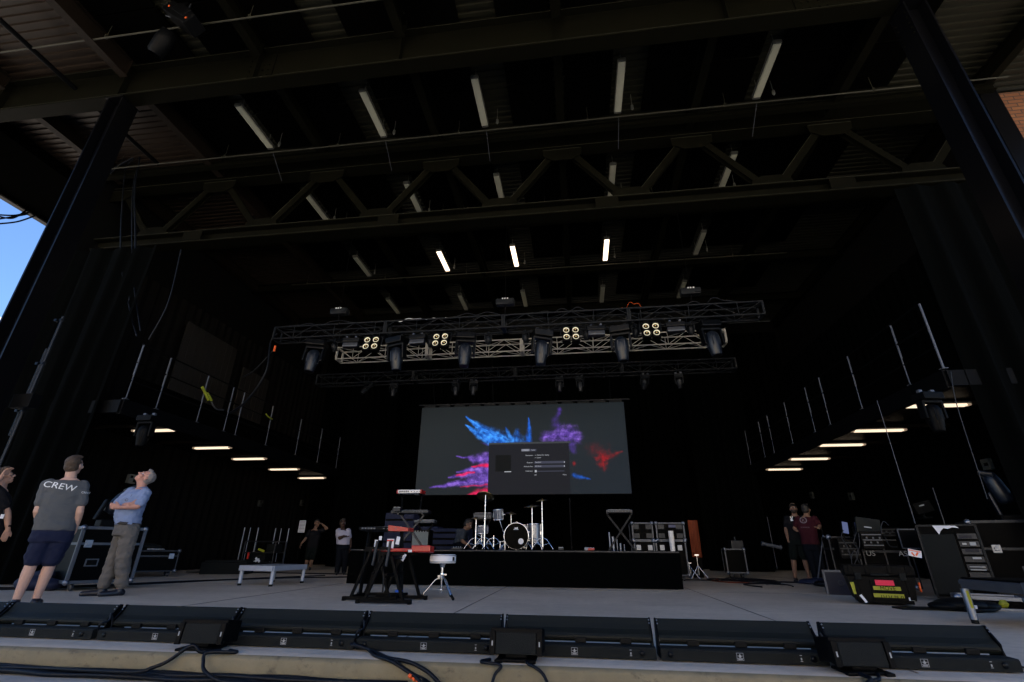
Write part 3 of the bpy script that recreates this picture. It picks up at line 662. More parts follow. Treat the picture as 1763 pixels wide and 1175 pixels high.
T2 = box_truss('lighting_truss', 'bright bare aluminium truss behind the moving lights', (a2.x, 12.6, z2), (b2.x, 12.6, z2), .36, 'alu_truss', step=.5, rt_=.019, br=.009)
a3, b3 = at(550, 655, Y=14.2), at(1264, 630, Y=14.2); z3 = (a3.z + b3.z) / 2
T3 = box_truss('lighting_truss', 'faint rear black truss above the video screen', (a3.x, 14.2, z3), (b3.x, 14.2, z3), .32, 'truss_black', step=.55)
# chain hoists and chains
for i, (px, py, tr_y, z) in enumerate(((583, 549, Y1, zt), (870, 530, Y1, zt), (1190, 515, Y1, zt))):
    x = at(px, py, Y=tr_y).x; t = thing('chain_hoist', ['chain hoist over the end of the front truss near the gallery', 'chain hoist at the middle of the front truss', 'chain hoist above the brick-side end of the front truss'][i], 'hoist', (x, tr_y, z + .17), 0, 'chain hoists holding the front truss')
    q = MB(); q.box((0, 0, .45), (.5, .2, .18), bev=.04); q.box((.16, -.11, .45), (.14, .04, .12)); q.build('motor_body', 'truss_black', t)
    q = MB(); q.tube([(0, 0, .02), (0, 0, .36)], .02, 6); q.tube([(0, 0, .5), (0, 0, ZR - z - .2)], .008, 5); q.build('chain', 'black', t)
    q = MB()
    for dx in (-.06, 0, .07): q.box((dx, -.105, .52), (.035, .02, .03))
    q.build('label_plate', 'white_paint', t)
# moving heads
def moving_head(sc=1., m='black', ml='hood'):
    t = thing('moving_light', 'x', 'moving light')
    q = MB(); q.box((0, 0, -.14 * sc), (.40 * sc, .30 * sc, .14 * sc), bev=.02 * sc); q.build('base_box', m, t)
    for s_ in (-1, 1): q = MB(); q.box((s_ * .12 * sc, 0, -.045 * sc), (.06, .05, .07)); q.build('clamp', 'alu_dull', t)
    q = MB(); q.box((0, 0, -.24 * sc), (.40 * sc, .16 * sc, .06 * sc), bev=.02 * sc)
    for s_ in (-1, 1): q.box((s_ * .185 * sc, 0, -.40 * sc), (.05 * sc, .15 * sc, .34 * sc), bev=.02 * sc)
    q.build('yoke', m, t)
    q = MB(); prof = [(.001, .17), (.06, .168), (.11, .13), (.135, .06), (.14, -.02), (.135, -.12), (.115, -.24), (.10, -.32), (.095, -.35), (.08, -.35)]
    q.lathe([(r_ * sc, z * sc) for r_, z in prof], (0, 0, -.46 * sc), 20)
    for k_ in range(6): a = k_ * PI / 3; q.box((math.cos(a) * .132 * sc, math.sin(a) * .132 * sc, -.50 * sc), (.02 * sc, .02 * sc, .22 * sc))
    h = q.build('lamp_head', ml, t)
    q = MB(); q.lathe([(.001, -.345 * sc), (.08 * sc, -.345 * sc)], (0, 0, -.46 * sc), 18); q.build('front_lens', 'black_gloss', h)
    return t
mat('head_blue', (.0065, .0098, .017), .38, 0, .15, 5)
mh = moving_head(1.22, 'black_gloss', 'head_blue'); bot = zt - .17
for i, px in enumerate((548, 682, 803, 935, 1068, 1223)):
    o = mh if i == 0 else dup(mh); o.location = (at(px, 590, Y=Y1).x, Y1, bot); o.rotation_euler = (R((-6, 4, -3, 5, 2, -5)[i]), R((4, -3, 2, 3, -2, -4)[i]), R((10, -14, 8, 20, -8, 12)[i]))
    tag(o, 'large moving light hanging nose down, %s along the front truss' % ORD[i], None, 'moving lights on the front truss')
def blinder():
    t = thing('blinder_light', 'x', 'stage light')
    for sx in (-1, 1):
        q = MB(); q.box((sx * .115, 0, -.30), (.20, .16, .44), bev=.02); q.build('lamp_housing', 'black', t)
    q = MB(); q.bar((-.25, 0, -.30), (-.25, 0, -.02), .03, .01, (0, 1, 0)); q.bar((.25, 0, -.30), (.25, 0, -.02), .03, .01, (0, 1, 0)); q.bar((-.25, 0, -.02), (.25, 0, -.02), .03, .01, (0, 1, 0)); q.tube([(-.1, 0, -.02), (-.18, .02, .12), (.05, .02, .2)], .01, 6); q.build('yoke', 'truss_black', t)
    for sx in (-.115, .115):
        for z in (-.405, -.195):
            q = MB(); q.lathe([(.078, -.012), (.074, -.03), (.055, .0), (.001, .008)], (sx, -.075, z), 16, (0, 1, 0)); o = q.build('lamp_cell', 'cell_sheen', t)
            q2 = MB(); q2.lathe([(.001, -.014), (.014, -.010), (.016, .004)], (sx, -.078, z + .012), 10, (0, 1, 0)); q2.build('bulb', 'bulb', o)
    return t
mat('bulb', (.5, .35, .1), .4, 0, .1, 30, emit=(1, .62, .2), estr=.25 * K)  # unlit bulb, its glow stands in for reflected light
bl = blinder()
for i, (px, py) in enumerate(((642, 600), (761, 594), (983, 583), (1120, 576))):
    o = bl if i == 0 else dup(bl); o.location = (at(px, py, Y=Y1).x, Y1 - .02, bot); o.rotation_euler = (R(-14), 0, R((2, -2, 3, 0)[i]))
    tag(o, 'four-lamp blinder with pale round lenses, %s along the front truss' % ORD[i], None, 'four-lamp blinders on the front truss')
def bar_light():
    t = thing('wash_bar', 'x', 'stage light')
    q = MB(); q.box((0, 0, -.10), (.46, .18, .12), bev=.02); q.build('base_box', 'black_gloss', t)
    q = MB(); q.box((0, -.02, -.24), (.42, .16, .14), bev=.03); q.build('lamp_head', 'head_blue', t)
    for s_ in (-1, 1): q = MB(); q.box((s_ * .12, -.02, -.02), (.05, .07, .06)); q.build('clamp', 'alu', t)
    q = MB(); q.box((0, -.104, -.285), (.40, .006, .03)); q.build('trim_strip', 'alu_dull', t)
    return t
wb = bar_light()
for i, px in enumerate((607, 720, 1027, 1165)):
    o = wb if i == 0 else dup(wb); o.location = (at(px, 580, Y=Y1).x, Y1, bot); o.rotation_euler = (0, 0, R((3, -4, 2, -3)[i]))
    tag(o, 'flat strobe bar light clamped %s along the front truss' % ORD[i], None, 'strobe bars on the front truss')
sm_ = moving_head(.62, 'truss_black', 'alu_dark')
for i, (px, dz) in enumerate(((640, 0), (681, 0), (786, 0), (816, 0), (963, 0), (998, 0), (1111, 0), (1168, 0))):
    o = sm_ if i == 0 else dup(sm_); o.location = (at(px, 645, Y=14.2).x, 14.2, z3 - .16); o.rotation_euler = (R((-35, -10, 0, 3, -4, 2, 30, 20)[i]), 0, R(i * 37 % 60 - 30))
    tag(o, 'small moving light, %s along the faint rear truss' % ORD[i], None, 'small moving lights on the rear truss')
for i, (px, py) in enumerate(((577, 590), (741, 588), (840, 590), (905, 585), (1010, 580), (1095, 578), (1190, 570))):
    t = thing('small_spotlight', 'small dark spotlight tucked %s along the front truss' % ORD[i], 'stage light', (at(px, py, Y=Y1 + .1).x, Y1 + .12, bot), R(20 * (i % 3 - 1)), 'small spotlights on the front truss')
    q = MB(); q.lathe([(.001, -.10), (.065, -.09), (.075, 0), (.07, .12), (.001, .13)], (0, 0, -.24), 14, (0, -.5, .87)); q.build('lamp_head', 'truss_black', t)
    q = MB(); q.bar((-.09, 0, -.24), (-.09, 0, -.06), .03, .008, (0, 1, 0)); q.bar((.09, 0, -.24), (.09, 0, -.06), .03, .008, (0, 1, 0)); q.bar((-.09, 0, -.06), (.09, 0, -.06), .03, .008, (0, 1, 0)); q.box((0, 0, -.02), (.05, .06, .07)); q.build('yoke', 'truss_black', t)
# cables looped over the front truss
for i, (x0_, x1_, m_) in enumerate(((-4.6, -3.2, 'white_paint'), (-7.6, -5.2, 'cable'), (-1.0, .6, 'cable'), (1.1, 1.9, 'orange_tape'), (2.6, 4.4, 'cable'), (-3.4, -1.4, 'cable'))):
    pts = []
    for k_ in range(9): s_ = k_ / 8; pts.append((x0_ + (x1_ - x0_) * s_, Y1 - .18 + .02 * random.random(), zt + .19 + .16 * math.sin(s_ * PI) * random.random() - .05 * (k_ % 2)))
    cable('truss_cable', ['pale cable looped over the middle of the front truss', 'black cable along the gallery end of the front truss', 'black cable laid over the front truss above a blinder', 'short orange cable at the front truss', 'black cable along the brick-side end of the front truss', 'black cable on the truss left of the middle hoist'][i].replace(' left of ', ' beside '), pts, .0025 if m_ == 'orange_tape' else .009 if m_ != 'cable' else .014, m_, group='cables over the front truss')
# multicore swagged from the truss end to the gallery
cable('swagged_cable', 'thick dark cable bundle hanging from the front truss end to the gallery rail', [at(478, 575, Y=Y1), at(466, 590, Y=Y1), at(458, 640, Y=10.9), at(425, 690, Y=11.0), at(395, 712, Y=11.1)], .03, 'cable')
cable('swagged_cable', 'thinner cable swagged between the truss and the gallery', [at(474, 600, Y=Y1), at(440, 636, Y=11), at(418, 650, Y=11)], .018, 'cable')
t = MB().tube([(0, 0, 0), (.0, 0, -.16)], .028, 8).build('red_sleeve', 'orange_tape'); t.location = at(474, 596, Y=Y1 - .05); tag(t, 'small red sleeve on the cable at the truss end', 'sleeve')
# ropes hanging near the columns
for i, (pts, r_) in enumerate((([(253, 190), (238, 290), (232, 330), (233, 440), (222, 520)], .02), ([(230, 275), (215, 300), (208, 440), (225, 540), (236, 580)], .016), ([(236, 290), (228, 340), (229, 470), (242, 570)], .016), ([(312, 430), (290, 520), (256, 585)], .014), ([(190, 300), (205, 285), (232, 270), (240, 255)], .03))):
    cable('hanging_rope', ['dark rope dropping from the roof just inside the column by the sky', 'slack cable looping down toward the gallery corner', 'second slack cable ending at the gallery corner', 'thin line slanting down to the gallery corner post', 'black strap bundled around the truss end by the column'][i], [at(a_, b_, Y=8.1) for a_, b_ in pts], r_, 'cable', 'rope')
cable('hanging_rope', 'pale thin line slanting down in front of the brick-side gallery', [at(1510, 690, Y=9), at(1576, 902, Y=9)], .006, 'alu_dull', 'rope')
cable('hanging_rope', 'thin dark line crossing the widest lit batten lamp', [at(1637, 640, Y=7.8), at(1648, 700, Y=7.8), at(1700, 860, Y=7.8)], .006, 'alu_dark', 'rope')
# pipes running down beside the column
for i, (p0_, p1_) in enumerate((((117, 545), (0, 800)), ((96, 600), (16, 752)))):
    a_, b_ = at(*p0_, Y=6.3), at(*p1_, Y=6.3); x = b_.x
    t = thing('riser_pipe', ['long thin conduit standing beside the column by the sky', 'short conduit with joints beside the column by the sky'][i], 'pipe', (x, 6.3, 0)); q = MB(); q.tube([(0, 0, 0 if i == 0 else 2.2), (0, 0, a_.z)], .02, 7); q.build('pipe', 'alu_dark', t)
    q = MB(); 
    for z in (2.6, 3.4, 4.2): q = MB(); q.box((-.03, 0, z), (.10, .05, .04)); q.build('joint', 'alu_dark', t)
t = MB().box((0, 0, 0), (.35, .16, .22), bev=.01).build('junction_box', 'black'); t.location = at(45, 692, Y=6.15); tag(t, 'black junction box fixed against the column by the sky', 'junction box')
# spot fixture on the pipe at the upper corner
p = at(318, 30, Y=4.75)
t = thing('catwalk_spotlight', 'dark spotlight with orange tape marks hung from the roof pipe near the sky side', 'stage light', p)
q = MB(); q.box((0, 0, -.05), (.80, .30, .26), ry=R(42), bev=.02); q.box((.08, 0, -.04), (.4, .34, .2), ry=R(42), bev=.02); q.box((-.05, 0, .2), (.12, .12, .3)); q.build('base_box', 'black', t)
q = MB(); q.box((.24, -.155, -.30), (.03, .01, .03)); q.box((-.22, -.155, .12), (.03, .01, .03)); q.build('tape_mark', 'orange_tape', t)
q = MB(); q.lathe([(.001, .14), (.13, .1), (.16, -.1), (.15, -.35), (.12, -.4)], (-.36, .12, -.30), 16, (.5, -.2, .8)); q.build('lamp_head', 'black', t)
q = MB(); q.tube([(0, 0, .2), (0, 0, .5)], .02, 6); q.tube([(-.4, -.02, .1), (-.2, 0, .0), (.2, -.14, -.14)], .008, 5); q.build('hanger', 'alu_dull', t)
# moving lights under gallery edges
gm = moving_head(.82, 'black', 'black')
gm.location = at(259, 712, Y=8.3); gm['label'] = 'dark moving light hanging beneath the front corner of the open-sky gallery'
o = dup(gm, at(1592, 672, Y=8.0), R(10), 'dark moving light hanging beneath the front corner of the brick-side gallery')
# yellow slings on the rail
def sling(label, pts, m_, r_=.02, Y=None):
    cable('lifting_sling', label, [at(a_, b_, X=-8.93) for a_, b_ in pts], r_, m_, 'sling')
sling('bright yellow folded sling hanging on the gallery rail', [(348, 667), (353, 676), (359, 689)], 'lime', .035); sling('second bright yellow sling strand on the gallery rail', [(357, 677), (361, 684), (364, 690)], 'lime', .028)
sling('pale grey shackle strap below the yellow slings', [(364, 692), (368, 700), (374, 705), (385, 706)], 'alu_dull', .02); sling('small yellow ribbon tied further back on the gallery rail', [(458, 713), (462, 718), (469, 722)], 'lime', .02)
# ================================================================== footlights on the stage edge
def footlight():
    t = thing('footlight', 'x', 'stage light'); W = .972
    q = MB(); q.prism([(0, .004), (0, .058), (.006, .067), (.104, .069), (.104, .004)], (-W / 2, 0, 0), (W / 2, 0, 0), (0, 1, 0), (0, 0, 1)); q.build('base_housing', 'black_rough', t)
    outer = [(.150, .076), (.124, .0725), (.108, .076), (.099, .090), (.101, .108), (.110, .122), (.126, .134), (.143, .148), (.160, .174), (.177, .204), (.183, .210)]
    inner = [(y + .008, z + .002 if z < .2 else z - .004) for y, z in outer][::-1]
    q = MB(); q.prism(outer + inner, (-W / 2 + .012, 0, 0), (W / 2 - .012, 0, 0), (0, 1, 0), (0, 0, 1)); h = q.build('reflector_hood', 'hood', t)
    q = MB(); q.tube([(-W / 2 + .02, .100, .094), (W / 2 - .02, .100, .094)], .003, 6, False); q.tube([(-W / 2 + .02, .104, .086), (W / 2 - .02, .104, .086)], .0025, 6, False); q.build('trim_strip', 'black', h)
    for sx in (-1, 1):
        q = MB(); q.prism([(.07, .004), (.10, .1), (.098, .125), (.15, .18), (.178, .214), (.20, .21), (.21, .13), (.21, .004)], (sx * (W / 2 - .010), 0, 0), (sx * W / 2, 0, 0), (0, 1, 0), (0, 0, 1)); o = q.build('end_plate', 'black', t)
        q = MB()
        for y, z in ((.168, .205), (.155, .188)): q.ell((sx * (W / 2 - .012), y - .012, z - .004), (.005, .005, .005), n=8, m=5)
        q.build('screw_pair', 'alu', o)
    for x in (-.27, .02, .31):
        q = MB(); q.box((x, .096, .086), (.072, .026, .030), bev=.004); q.build('hinge_block', 'rubber', t)
    # emblem plate: framed square with a small flame over a line of lettering
    q = MB(); x, z = -.02, .036
    for (cx, cz, w_, h_) in ((0, .019, .040, .0016), (0, -.019, .040, .0016), (-.0192, 0, .0016, .038), (.0192, 0, .0016, .038), (0, -.008, .034, .002), (0, -.0135, .026, .0045), (-.012, .004, .008, .002), (.012, .004, .008, .002)): q.box((x + cx, -.0012, z + cz), (w_, .0016, h_))
    q.prism([(0, .016), (.004, .008), (.008, .003), (.004, -.005), (-.004, -.005), (-.008, .003), (-.004, .007)], (x, -.0012, z), (x, .0002, z), (1, 0, 0), (0, 0, 1)); q.build('emblem', 'rubber_white', t)
    q = MB(); q.box((.33, -.0012, .052), (.012, .002, .003)); q.box((.33, -.0012, .034), (.007, .002, .012)); q.box((.33, -.0012, .022), (.013, .002, .003)); q.build('switch_mark', 'rubber_white', t)
    for sx in (-.43, .40): q = MB(); q.lathe([(.0005, -.006), (.016, -.006), (.017, 0), (.012, .002)], (sx, 0, .035), 12, (0, 1, 0)); q.build('socket', 'black_gloss', t)
    return t
fl = footlight(); xs = [-5.05, -4.06, -3.04, -2.035, -1.04, -.05, .95, 1.97]
for i, x in enumerate(xs):
    o = fl if i == 0 else dup(fl); o.location = (x, 3.60 + (.02 if i < 3 else 0) - .004 * i, .003); o.rotation_euler = (0, 0, R((-.5, -.4, .2, -.3, .3, -.2, .3, .5)[i]))
    tag(o, 'black hooded footlight, %s along the stage edge from the CREW shirt end' % ORD[i], None, 'black footlights lined up on the stage edge')
# front-fill speakers
def fill():
    t = thing('fill_speaker', 'x', 'speaker')
    q = MB(); q.box((0, .07, .106), (.325, .17, .125), rx=R(-8), bev=.008); q.build('cabinet', 'black', t)
    q = MB(); q.box((0, -.022, .098), (.25, .012, .114), rx=R(-8), bev=.004); q.build('front_grille', 'black_rough', t)
    for sx in (-1, 1):
        q = MB(); q.box((sx * .145, -.022, .098), (.034, .024, .126), rx=R(-8), bev=.004); o = q.build('side_cheek', 'black', t)
        q = MB(); q.box((sx * .145, -.036, .098), (.007, .003, .026), rx=R(-8)); q.build('badge', 'rubber_white', o)
    q = MB(); q.box((0, .05, .032), (.13, .13, .025), bev=.006); q.box((0, .03, .012), (.24, .17, .016), bev=.006); q.box((-.1, -.05, .010), (.05, .04, .016), bev=.005); q.box((.1, -.05, .010), (.05, .04, .016), bev=.005); q.build('stand_base', 'black', t)
    return t
fs = fill()
for i, (px, py) in enumerate(((372, 1113), (891, 1137), (1484, 1160))):
    p = at(px, py, Z=0); o = fs if i == 0 else dup(fs); o.location = (p.x, 3.41, .003); o.rotation_euler = (0, 0, R((4, -1, 5)[i]))
    tag(o, ['small black speaker before the footlights, closest to the CREW shirt man', 'small black speaker at the middle of the stage edge', 'small black speaker before the last footlight toward the brick side'][i], None, 'front fill speakers on the stage edge')
# cables in the foreground
def gc(name, label, pix, r_, m_='cable', group='cables at the foot of the stage'):
    pts = []
    for (px, py, w_) in pix: pts.append(at(px, py, Z=w_ + r_) if w_ is not None else None)
    return cable(name, label, pts, r_, m_, group=group)
G = -.135
def edge(px, py): return at(px, py, Y=3.275)
def gcp(label, pts, r_, m_='cable'): return cable('cable', label, pts, r_, m_, group='cables at the foot of the stage')
F1 = 3.27
gcp('black cable dropping from the first small speaker to the cable bundle', [(-2.36, 3.38, .012), (-2.44, 3.30, .014), at(330, 1112, Y=3.275), at(290, 1138, Y=3.255), at(262, 1150, Y=3.22), at(225, 1157, Y=3.20), (-3.5, 3.24, G + .04), (-4.0, 3.24, G + .035), (-4.6, 3.25, G + .04)], .011)
gcp('black cable looping under the first small speaker', [(-2.30, 3.38, .012), (-2.22, 3.33, .014), at(357, 1124, Y=3.275), at(350, 1140, Y=3.25), at(353, 1156, Y=3.22), (-2.20, 3.20, G + .025), (-2.0, 3.2, G + .02), (-1.6, 3.22, G + .02)], .011)
for i, (ya, yb, dr) in enumerate(((1148, 1161, .0), (1151, 1164, .004), (1154, 1167, -.004), (1157, 1171, .003), (1146, 1159, .003), (1160, 1174, 0))):
    pts = []
    for k_ in range(16):
        s_ = k_ / 15; px = -60 + (760 if i < 3 else 560) * s_; py = ya + (yb - ya) * s_ ** 1.2 + 2.2 * math.sin(k_ * 1.7 + i * 2); pts.append(V((at(px, py, Y=3.25).x, 3.272 - .010 * i + .008 * math.sin(k_ * 1.9 + i * 2), G + .018 + (.016 if i in (0, 2) else 0) + .004 * math.sin(k_ * 1.3 + i))))
    gcp(['thick black cable along the foot of the step, uppermost strand', 'second strand of the black cable bundle below the step', 'middle strand of the black cable bundle below the step', 'fourth strand of the black cable bundle below the step', 'thin strand of the bundle touching the step', 'outermost strand of the black cable bundle'][i], pts, (.014, .015, .015, .014, .010, .014)[i])
pts = [(-1.555, 3.74, .05), (-1.56, 3.58, .035), at(633, 1118, Z=.012), at(645, 1129, Z=.012), at(672, 1138, Y=3.28), at(700, 1155, Y=3.25), at(718, 1168, Y=3.22), (at(740, 1182, Y=3.2).x, 3.18, G + .02)]
gcp('black cable with orange tape rings hanging over the step', pts, .0105)
pts = [(-1.53, 3.74, .05), (-1.54, 3.58, .04), at(640, 1120, Z=.014), at(668, 1133, Z=.014), at(700, 1139, Y=3.28), at(722, 1148, Y=3.26), at(745, 1164, Y=3.23), (at(768, 1182, Y=3.2).x, 3.2, G + .02)]
gcp('thick black cable curving over the step beside the orange rings', pts, .0115)
gcp('thin black cable between the two thick ones over the step', [at(680, 1137, Z=.02), at(694, 1148, Y=3.27), at(712, 1160, Y=3.25), at(735, 1172, Y=3.22), (at(760, 1184, Y=3.2).x, 3.2, G + .02)], .006)
for i, (px, py, ex, ey) in enumerate(((705, 1163, 708.5, 1165.5), (711.5, 1167.5, 715, 1170), (719, 1171.5, 722, 1174))):
    a_, b_ = at(px, py, Y=3.235), at(ex, ey, Y=3.228)
    o = MB().tube([a_ - a_, b_ - a_], .0125, 8).build('tape_ring', 'orange_tape'); o.location = a_; tag(o, ['uppermost', 'middle', 'lowest'][i] + ' orange tape ring on the hanging black cable', 'tape ring', 'orange tape rings on the cable')
o = MB().tube([(0, 0, 0), (.05, -.02, -.03)], .016, 8).build('plug', 'rubber'); o.location = at(728, 1172, Y=3.2); tag(o, 'black cable connector below the orange rings', 'plug')
gcp('black cable leaving the middle small speaker toward the cymbal side', [(-.58, 3.40, .012), (-.62, 3.31, .014), at(862, 1146, Y=3.275), at(852, 1162, Y=3.25), (at(842, 1182, Y=3.2).x, 3.2, G + .02)], .009)
gcp('black cable leaving the middle small speaker toward the brick side', [(-.36, 3.40, .012), (-.34, 3.31, .014), at(922, 1150, Y=3.275), at(936, 1163, Y=3.25), (at(952, 1184, Y=3.2).x, 3.2, G + .02)], .009)
gcp('black cable crossing under the last small speaker', [(1.48, 3.36, .014), (1.50, 3.27, .01), at(1492, 1178, Y=3.25), at(1480, 1195, Y=3.2)], .010)
gcp('second black cable crossing under the last small speaker', [(1.58, 3.36, .014), (1.54, 3.27, .01), at(1500, 1176, Y=3.255), at(1512, 1195, Y=3.2)], .010)
gcp('thin black cable running off past the last footlight', [at(1728, 1143, Z=.02), at(1745, 1145, Z=.012), at(1775, 1153, Z=.012), at(1830, 1170, Z=.012)], .006)
for (x_, nm) in ((-3.545, 'first'), (-2.54, 'second'), (-1.54, 'third'), (1.46, 'last')):
    cable('link_cable', 'short black link cable in the %s gap with cable between footlights' % nm, [(x_ - .03, 3.66, .05), (x_ - .012, 3.64, .10), (x_ + .012, 3.68, .12), (x_ + .0, 3.70, .16), (x_ + .02, 3.72, .06), (x_ + .04, 3.66, .04)], .008, 'cable', group='link cables between the footlights')
# ================================================================== road cases
def latch(mb, x, z, y=-.004, s=1.): mb.box((x, y, z), (.10 * s, .012, .11 * s), bev=.004); mb.box((x, y - .012, z), (.05 * s, .02, .05 * s), bev=.006)
def road_case(name, label, size, loc, rz, seam=.62, latches=(-.3, .3), handles=(0,), body='laminate', edge_m='alu_dull', casters=True, group=None, er=.018, cat='road case'):
    w_, d_, h_ = size; t = thing(name, label, cat, loc, rz, group); z0 = .12 if casters else 0.; zc = z0 + h_ / 2
    q = MB(); q.box((0, 0, zc), (w_, d_, h_)); q.build('body', body, t)
    q = MB()
    for x in (-w_ / 2, w_ / 2):
        for y in (-d_ / 2, d_ / 2): q.box((x, y, zc), (er * 2, er * 2, h_ + er * 1.2), bev=.004)
    for z in (z0, z0 + h_):
        for y in (-d_ / 2, d_ / 2): q.box((0, y, z), (w_ - er * 2.2, er * 1.9, er * 1.9), bev=.004)
        for x in (-w_ / 2, w_ / 2): q.box((x, 0, z), (er * 1.9, d_ - er * 2.2, er * 1.9), bev=.004)
    if seam:
        zs = z0 + h_ * seam
        for y in (-d_ / 2 - .004, d_ / 2 + .004): q.box((0, y, zs), (w_ - er * 2.2, .016, .035))
        for x in (-w_ / 2 - .004, w_ / 2 + .004): q.box((x, 0, zs), (.016, d_ - er * 2.2, .035))
    q.build('edge_trim', edge_m, t)
    for c in [(x, y, z) for x in (-w_ / 2, w_ / 2) for y in (-d_ / 2,) for z in (z0, z0 + h_)]:
        q = MB(); q.ell(c, (.045, .045, .045), n=10, m=6); q.build('corner_ball', 'alu', t)
    for x in latches:
        q = MB(); latch(q, x * w_, z0 + h_ * (seam or .5), -d_ / 2 - .012); q.build('latch', 'alu', t)
    for x in handles:
        q = MB(); hz = z0 + h_ * (seam or .8) * .5; y = -d_ / 2 - .006
        q.box((x * w_, y, hz), (.17, .008, .11)); o = q.build('handle_plate', 'alu_dull', t)
        q = MB(); q.box((x * w_, y - .006, hz), (.13, .006, .075)); q.build('recess', 'black', o)
    if casters:
        for x in (-w_ / 2 + .1, w_ / 2 - .1):
            for y in (-d_ / 2 + .1, d_ / 2 - .1):
                q = MB(); q.lathe([(.001, -.02), (.046, -.018), (.05, 0), (.046, .018), (.001, .02)], (x, y, .05), 14, (1, 0, 0)); q.box((x - .028, y, .075), (.006, .05, .075)); q.box((x + .028, y, .075), (.006, .05, .075)); q.box((x, y, .112), (.09, .09, .012)); q.build('caster', 'alu_dull', t)
    return t
def az(p): return -math.atan2(p[0], p[1])
# big case behind the men
CRZ = az((-7.8, 7.1)) + R(14); _c = V((-7.78, 7.14, 0)) + Matrix.Rotation(CRZ, 3, 'Z') @ V((.42, .4, 0)); CASE = (_c.x, _c.y, 0)
p = at(138, 1013, Z=0)
road_case('road_case', 'tall black road case on casters with silver edges behind the CREW shirt man', (.84, .8, .78), CASE, CRZ, .70, (-.36,), (-.22,), er=.024)
t = thing('tilt_light', 'dark blue-grey moving light standing tilted on the tall road case', 'stage light', (CASE[0] - .02, CASE[1] + .05, .925), CRZ)
q = MB(); q.box((0, 0, .06), (.38, .3, .12), bev=.02); q.build('base_box', 'black', t)
q = MB(); q.box((-.2, 0, .28), (.05, .14, .34), ry=R(15), bev=.02); q.build('yoke', 'black', t); q = MB(); q.box((.18, 0, .28), (.05, .14, .34), ry=R(15), bev=.02); q.build('yoke', 'black', t)
q = MB(); q.lathe([(.001, .25), (.1, .2), (.14, .05), (.13, -.15), (.1, -.24), (.001, -.24)], (.05, 0, .42), 16, (.5, -.2, .85)); q.box((.12, -.06, .62), (.2, .12, .12), ry=R(-30), bev=.03); q.build('lamp_head', 'head_blue', t)
# small case with papers
road_case('road_case', 'low wide black road case against the side curtain behind the blue shirt man', (1.1, .6, .42), (-9.95, 10.9, 0), az((-9.95, 10.9)) + R(6), .74, (-.3, .38), (), er=.014, edge_m='alu_dark')
t = MB().box((0, 0, .006), (.28, .2, .012), rz=.3).build('paper_stack', 'paper'); t.location = (-9.75, 10.85, .572); tag(t, 'small stack of white paper on the low wide road case', 'paper')
t = MB().ell((0, 0, .06), (.34, .2, .09)).ell((.2, .03, .05), (.2, .14, .07)).build('bag', 'black_rough'); t.location = (-10.15, 10.95, .566); tag(t, 'slumped black bag on the low wide road case', 'bag')
# blue bundle behind the CREW man
t = MB().ell((0, 0, .1), (.3, .2, .12)).ell((.25, 0, .08), (.2, .16, .09)).ell((.0, .1, .2), (.16, .16, .08)).build('blue_bag', 'blue_blanket'); t.location = (-8.45, 7.25, 0); tag(t, 'bright blue bundle on the floor behind the CREW shirt man', 'bundle')
# wall signs and boxes
for i, (px, py, w_, h_, X_) in enumerate(((226, 825, .22, .22, -11.2), (448, 867, .2, .2, -11.1), (519, 866, .2, .22, -11.1))):
    p = at(px, py, X=X_); t = thing('wall_box', ['pale printed control box on the side wall behind the blue shirt man', 'small pale box on the side wall above the bar carts', 'faint small box high on the side wall above the music stand'][i], 'control box', p, PI / 2)
    q = MB(); q.box((0, 0, 0), (w_, .08, h_), bev=.008); q.build('housing', 'fixture_body' if i else 'box_grey', t)
    q = MB(); q.box((-.04, -.043, .05), (w_ * .3, .004, .06)); q.box((.06, -.043, -.04), (w_ * .35, .004, .08)); q.build('dial_marks', 'black', t)
for i, (px, py) in enumerate(((1466, 855), (1398, 853), (1700, 800))):
    p = at(px, py, X=8.3); t = thing('wall_box', ['small pale box on the curtain wall above the mixing gear', 'faint small box on the curtain wall above the two crew members', 'pale box above the hanging moving light by the long road case'][i], 'control box', p, -PI / 2)
    q = MB(); q.box((0, 0, 0), (.2, .08, .22), bev=.008); q.build('housing', 'fixture_body', t); q = MB(); q.box((.02, -.043, 0), (.1, .004, .06)); q.build('dial_marks', 'black', t)
# silver stage platform on legs
mat('alu_bright', (.42, .47, .56), .42, .3, .12, 8)
t = thing('stage_platform', 'low silver stage platform on four round legs beside the riser', 'platform', (-5.72, 9.32, 0))
A, B, Cc, D = V((-.44, -.46, 0)), V((.30, -.60, 0)), V((.34, .44, 0)), V((-.40, .58, 0))
q = MB(); 
for a_, b_ in ((A, B), (B, Cc), (Cc, D), (D, A)): q.bar(a_ + V((0, 0, .285)), b_ + V((0, 0, .285)), .04, .085); q.bar(a_ + V((0, 0, .265)), b_ + V((0, 0, .265)), .052, .012)
q.build('frame', 'alu_bright', t)
q = MB(); q.prism([(v_.x * .985, v_.y * .985) for v_ in (A, B, Cc, D)], (0, 0, .308), (0, 0, .330), (1, 0, 0), (0, 1, 0)); q.build('deck', 'grey_cloth', t)
for v_ in (A, B, Cc, D):
    q = MB(); v2 = v_ * .93; q.tube([(v2.x, v2.y, .03), (v2.x, v2.y, .25)], .033, 12); o = q.build('leg', 'alu_bright', t); q = MB(); q.tube([(v2.x, v2.y, 0), (v2.x, v2.y, .035)], .036, 12); q.build('rubber_foot', 'rubber', o)
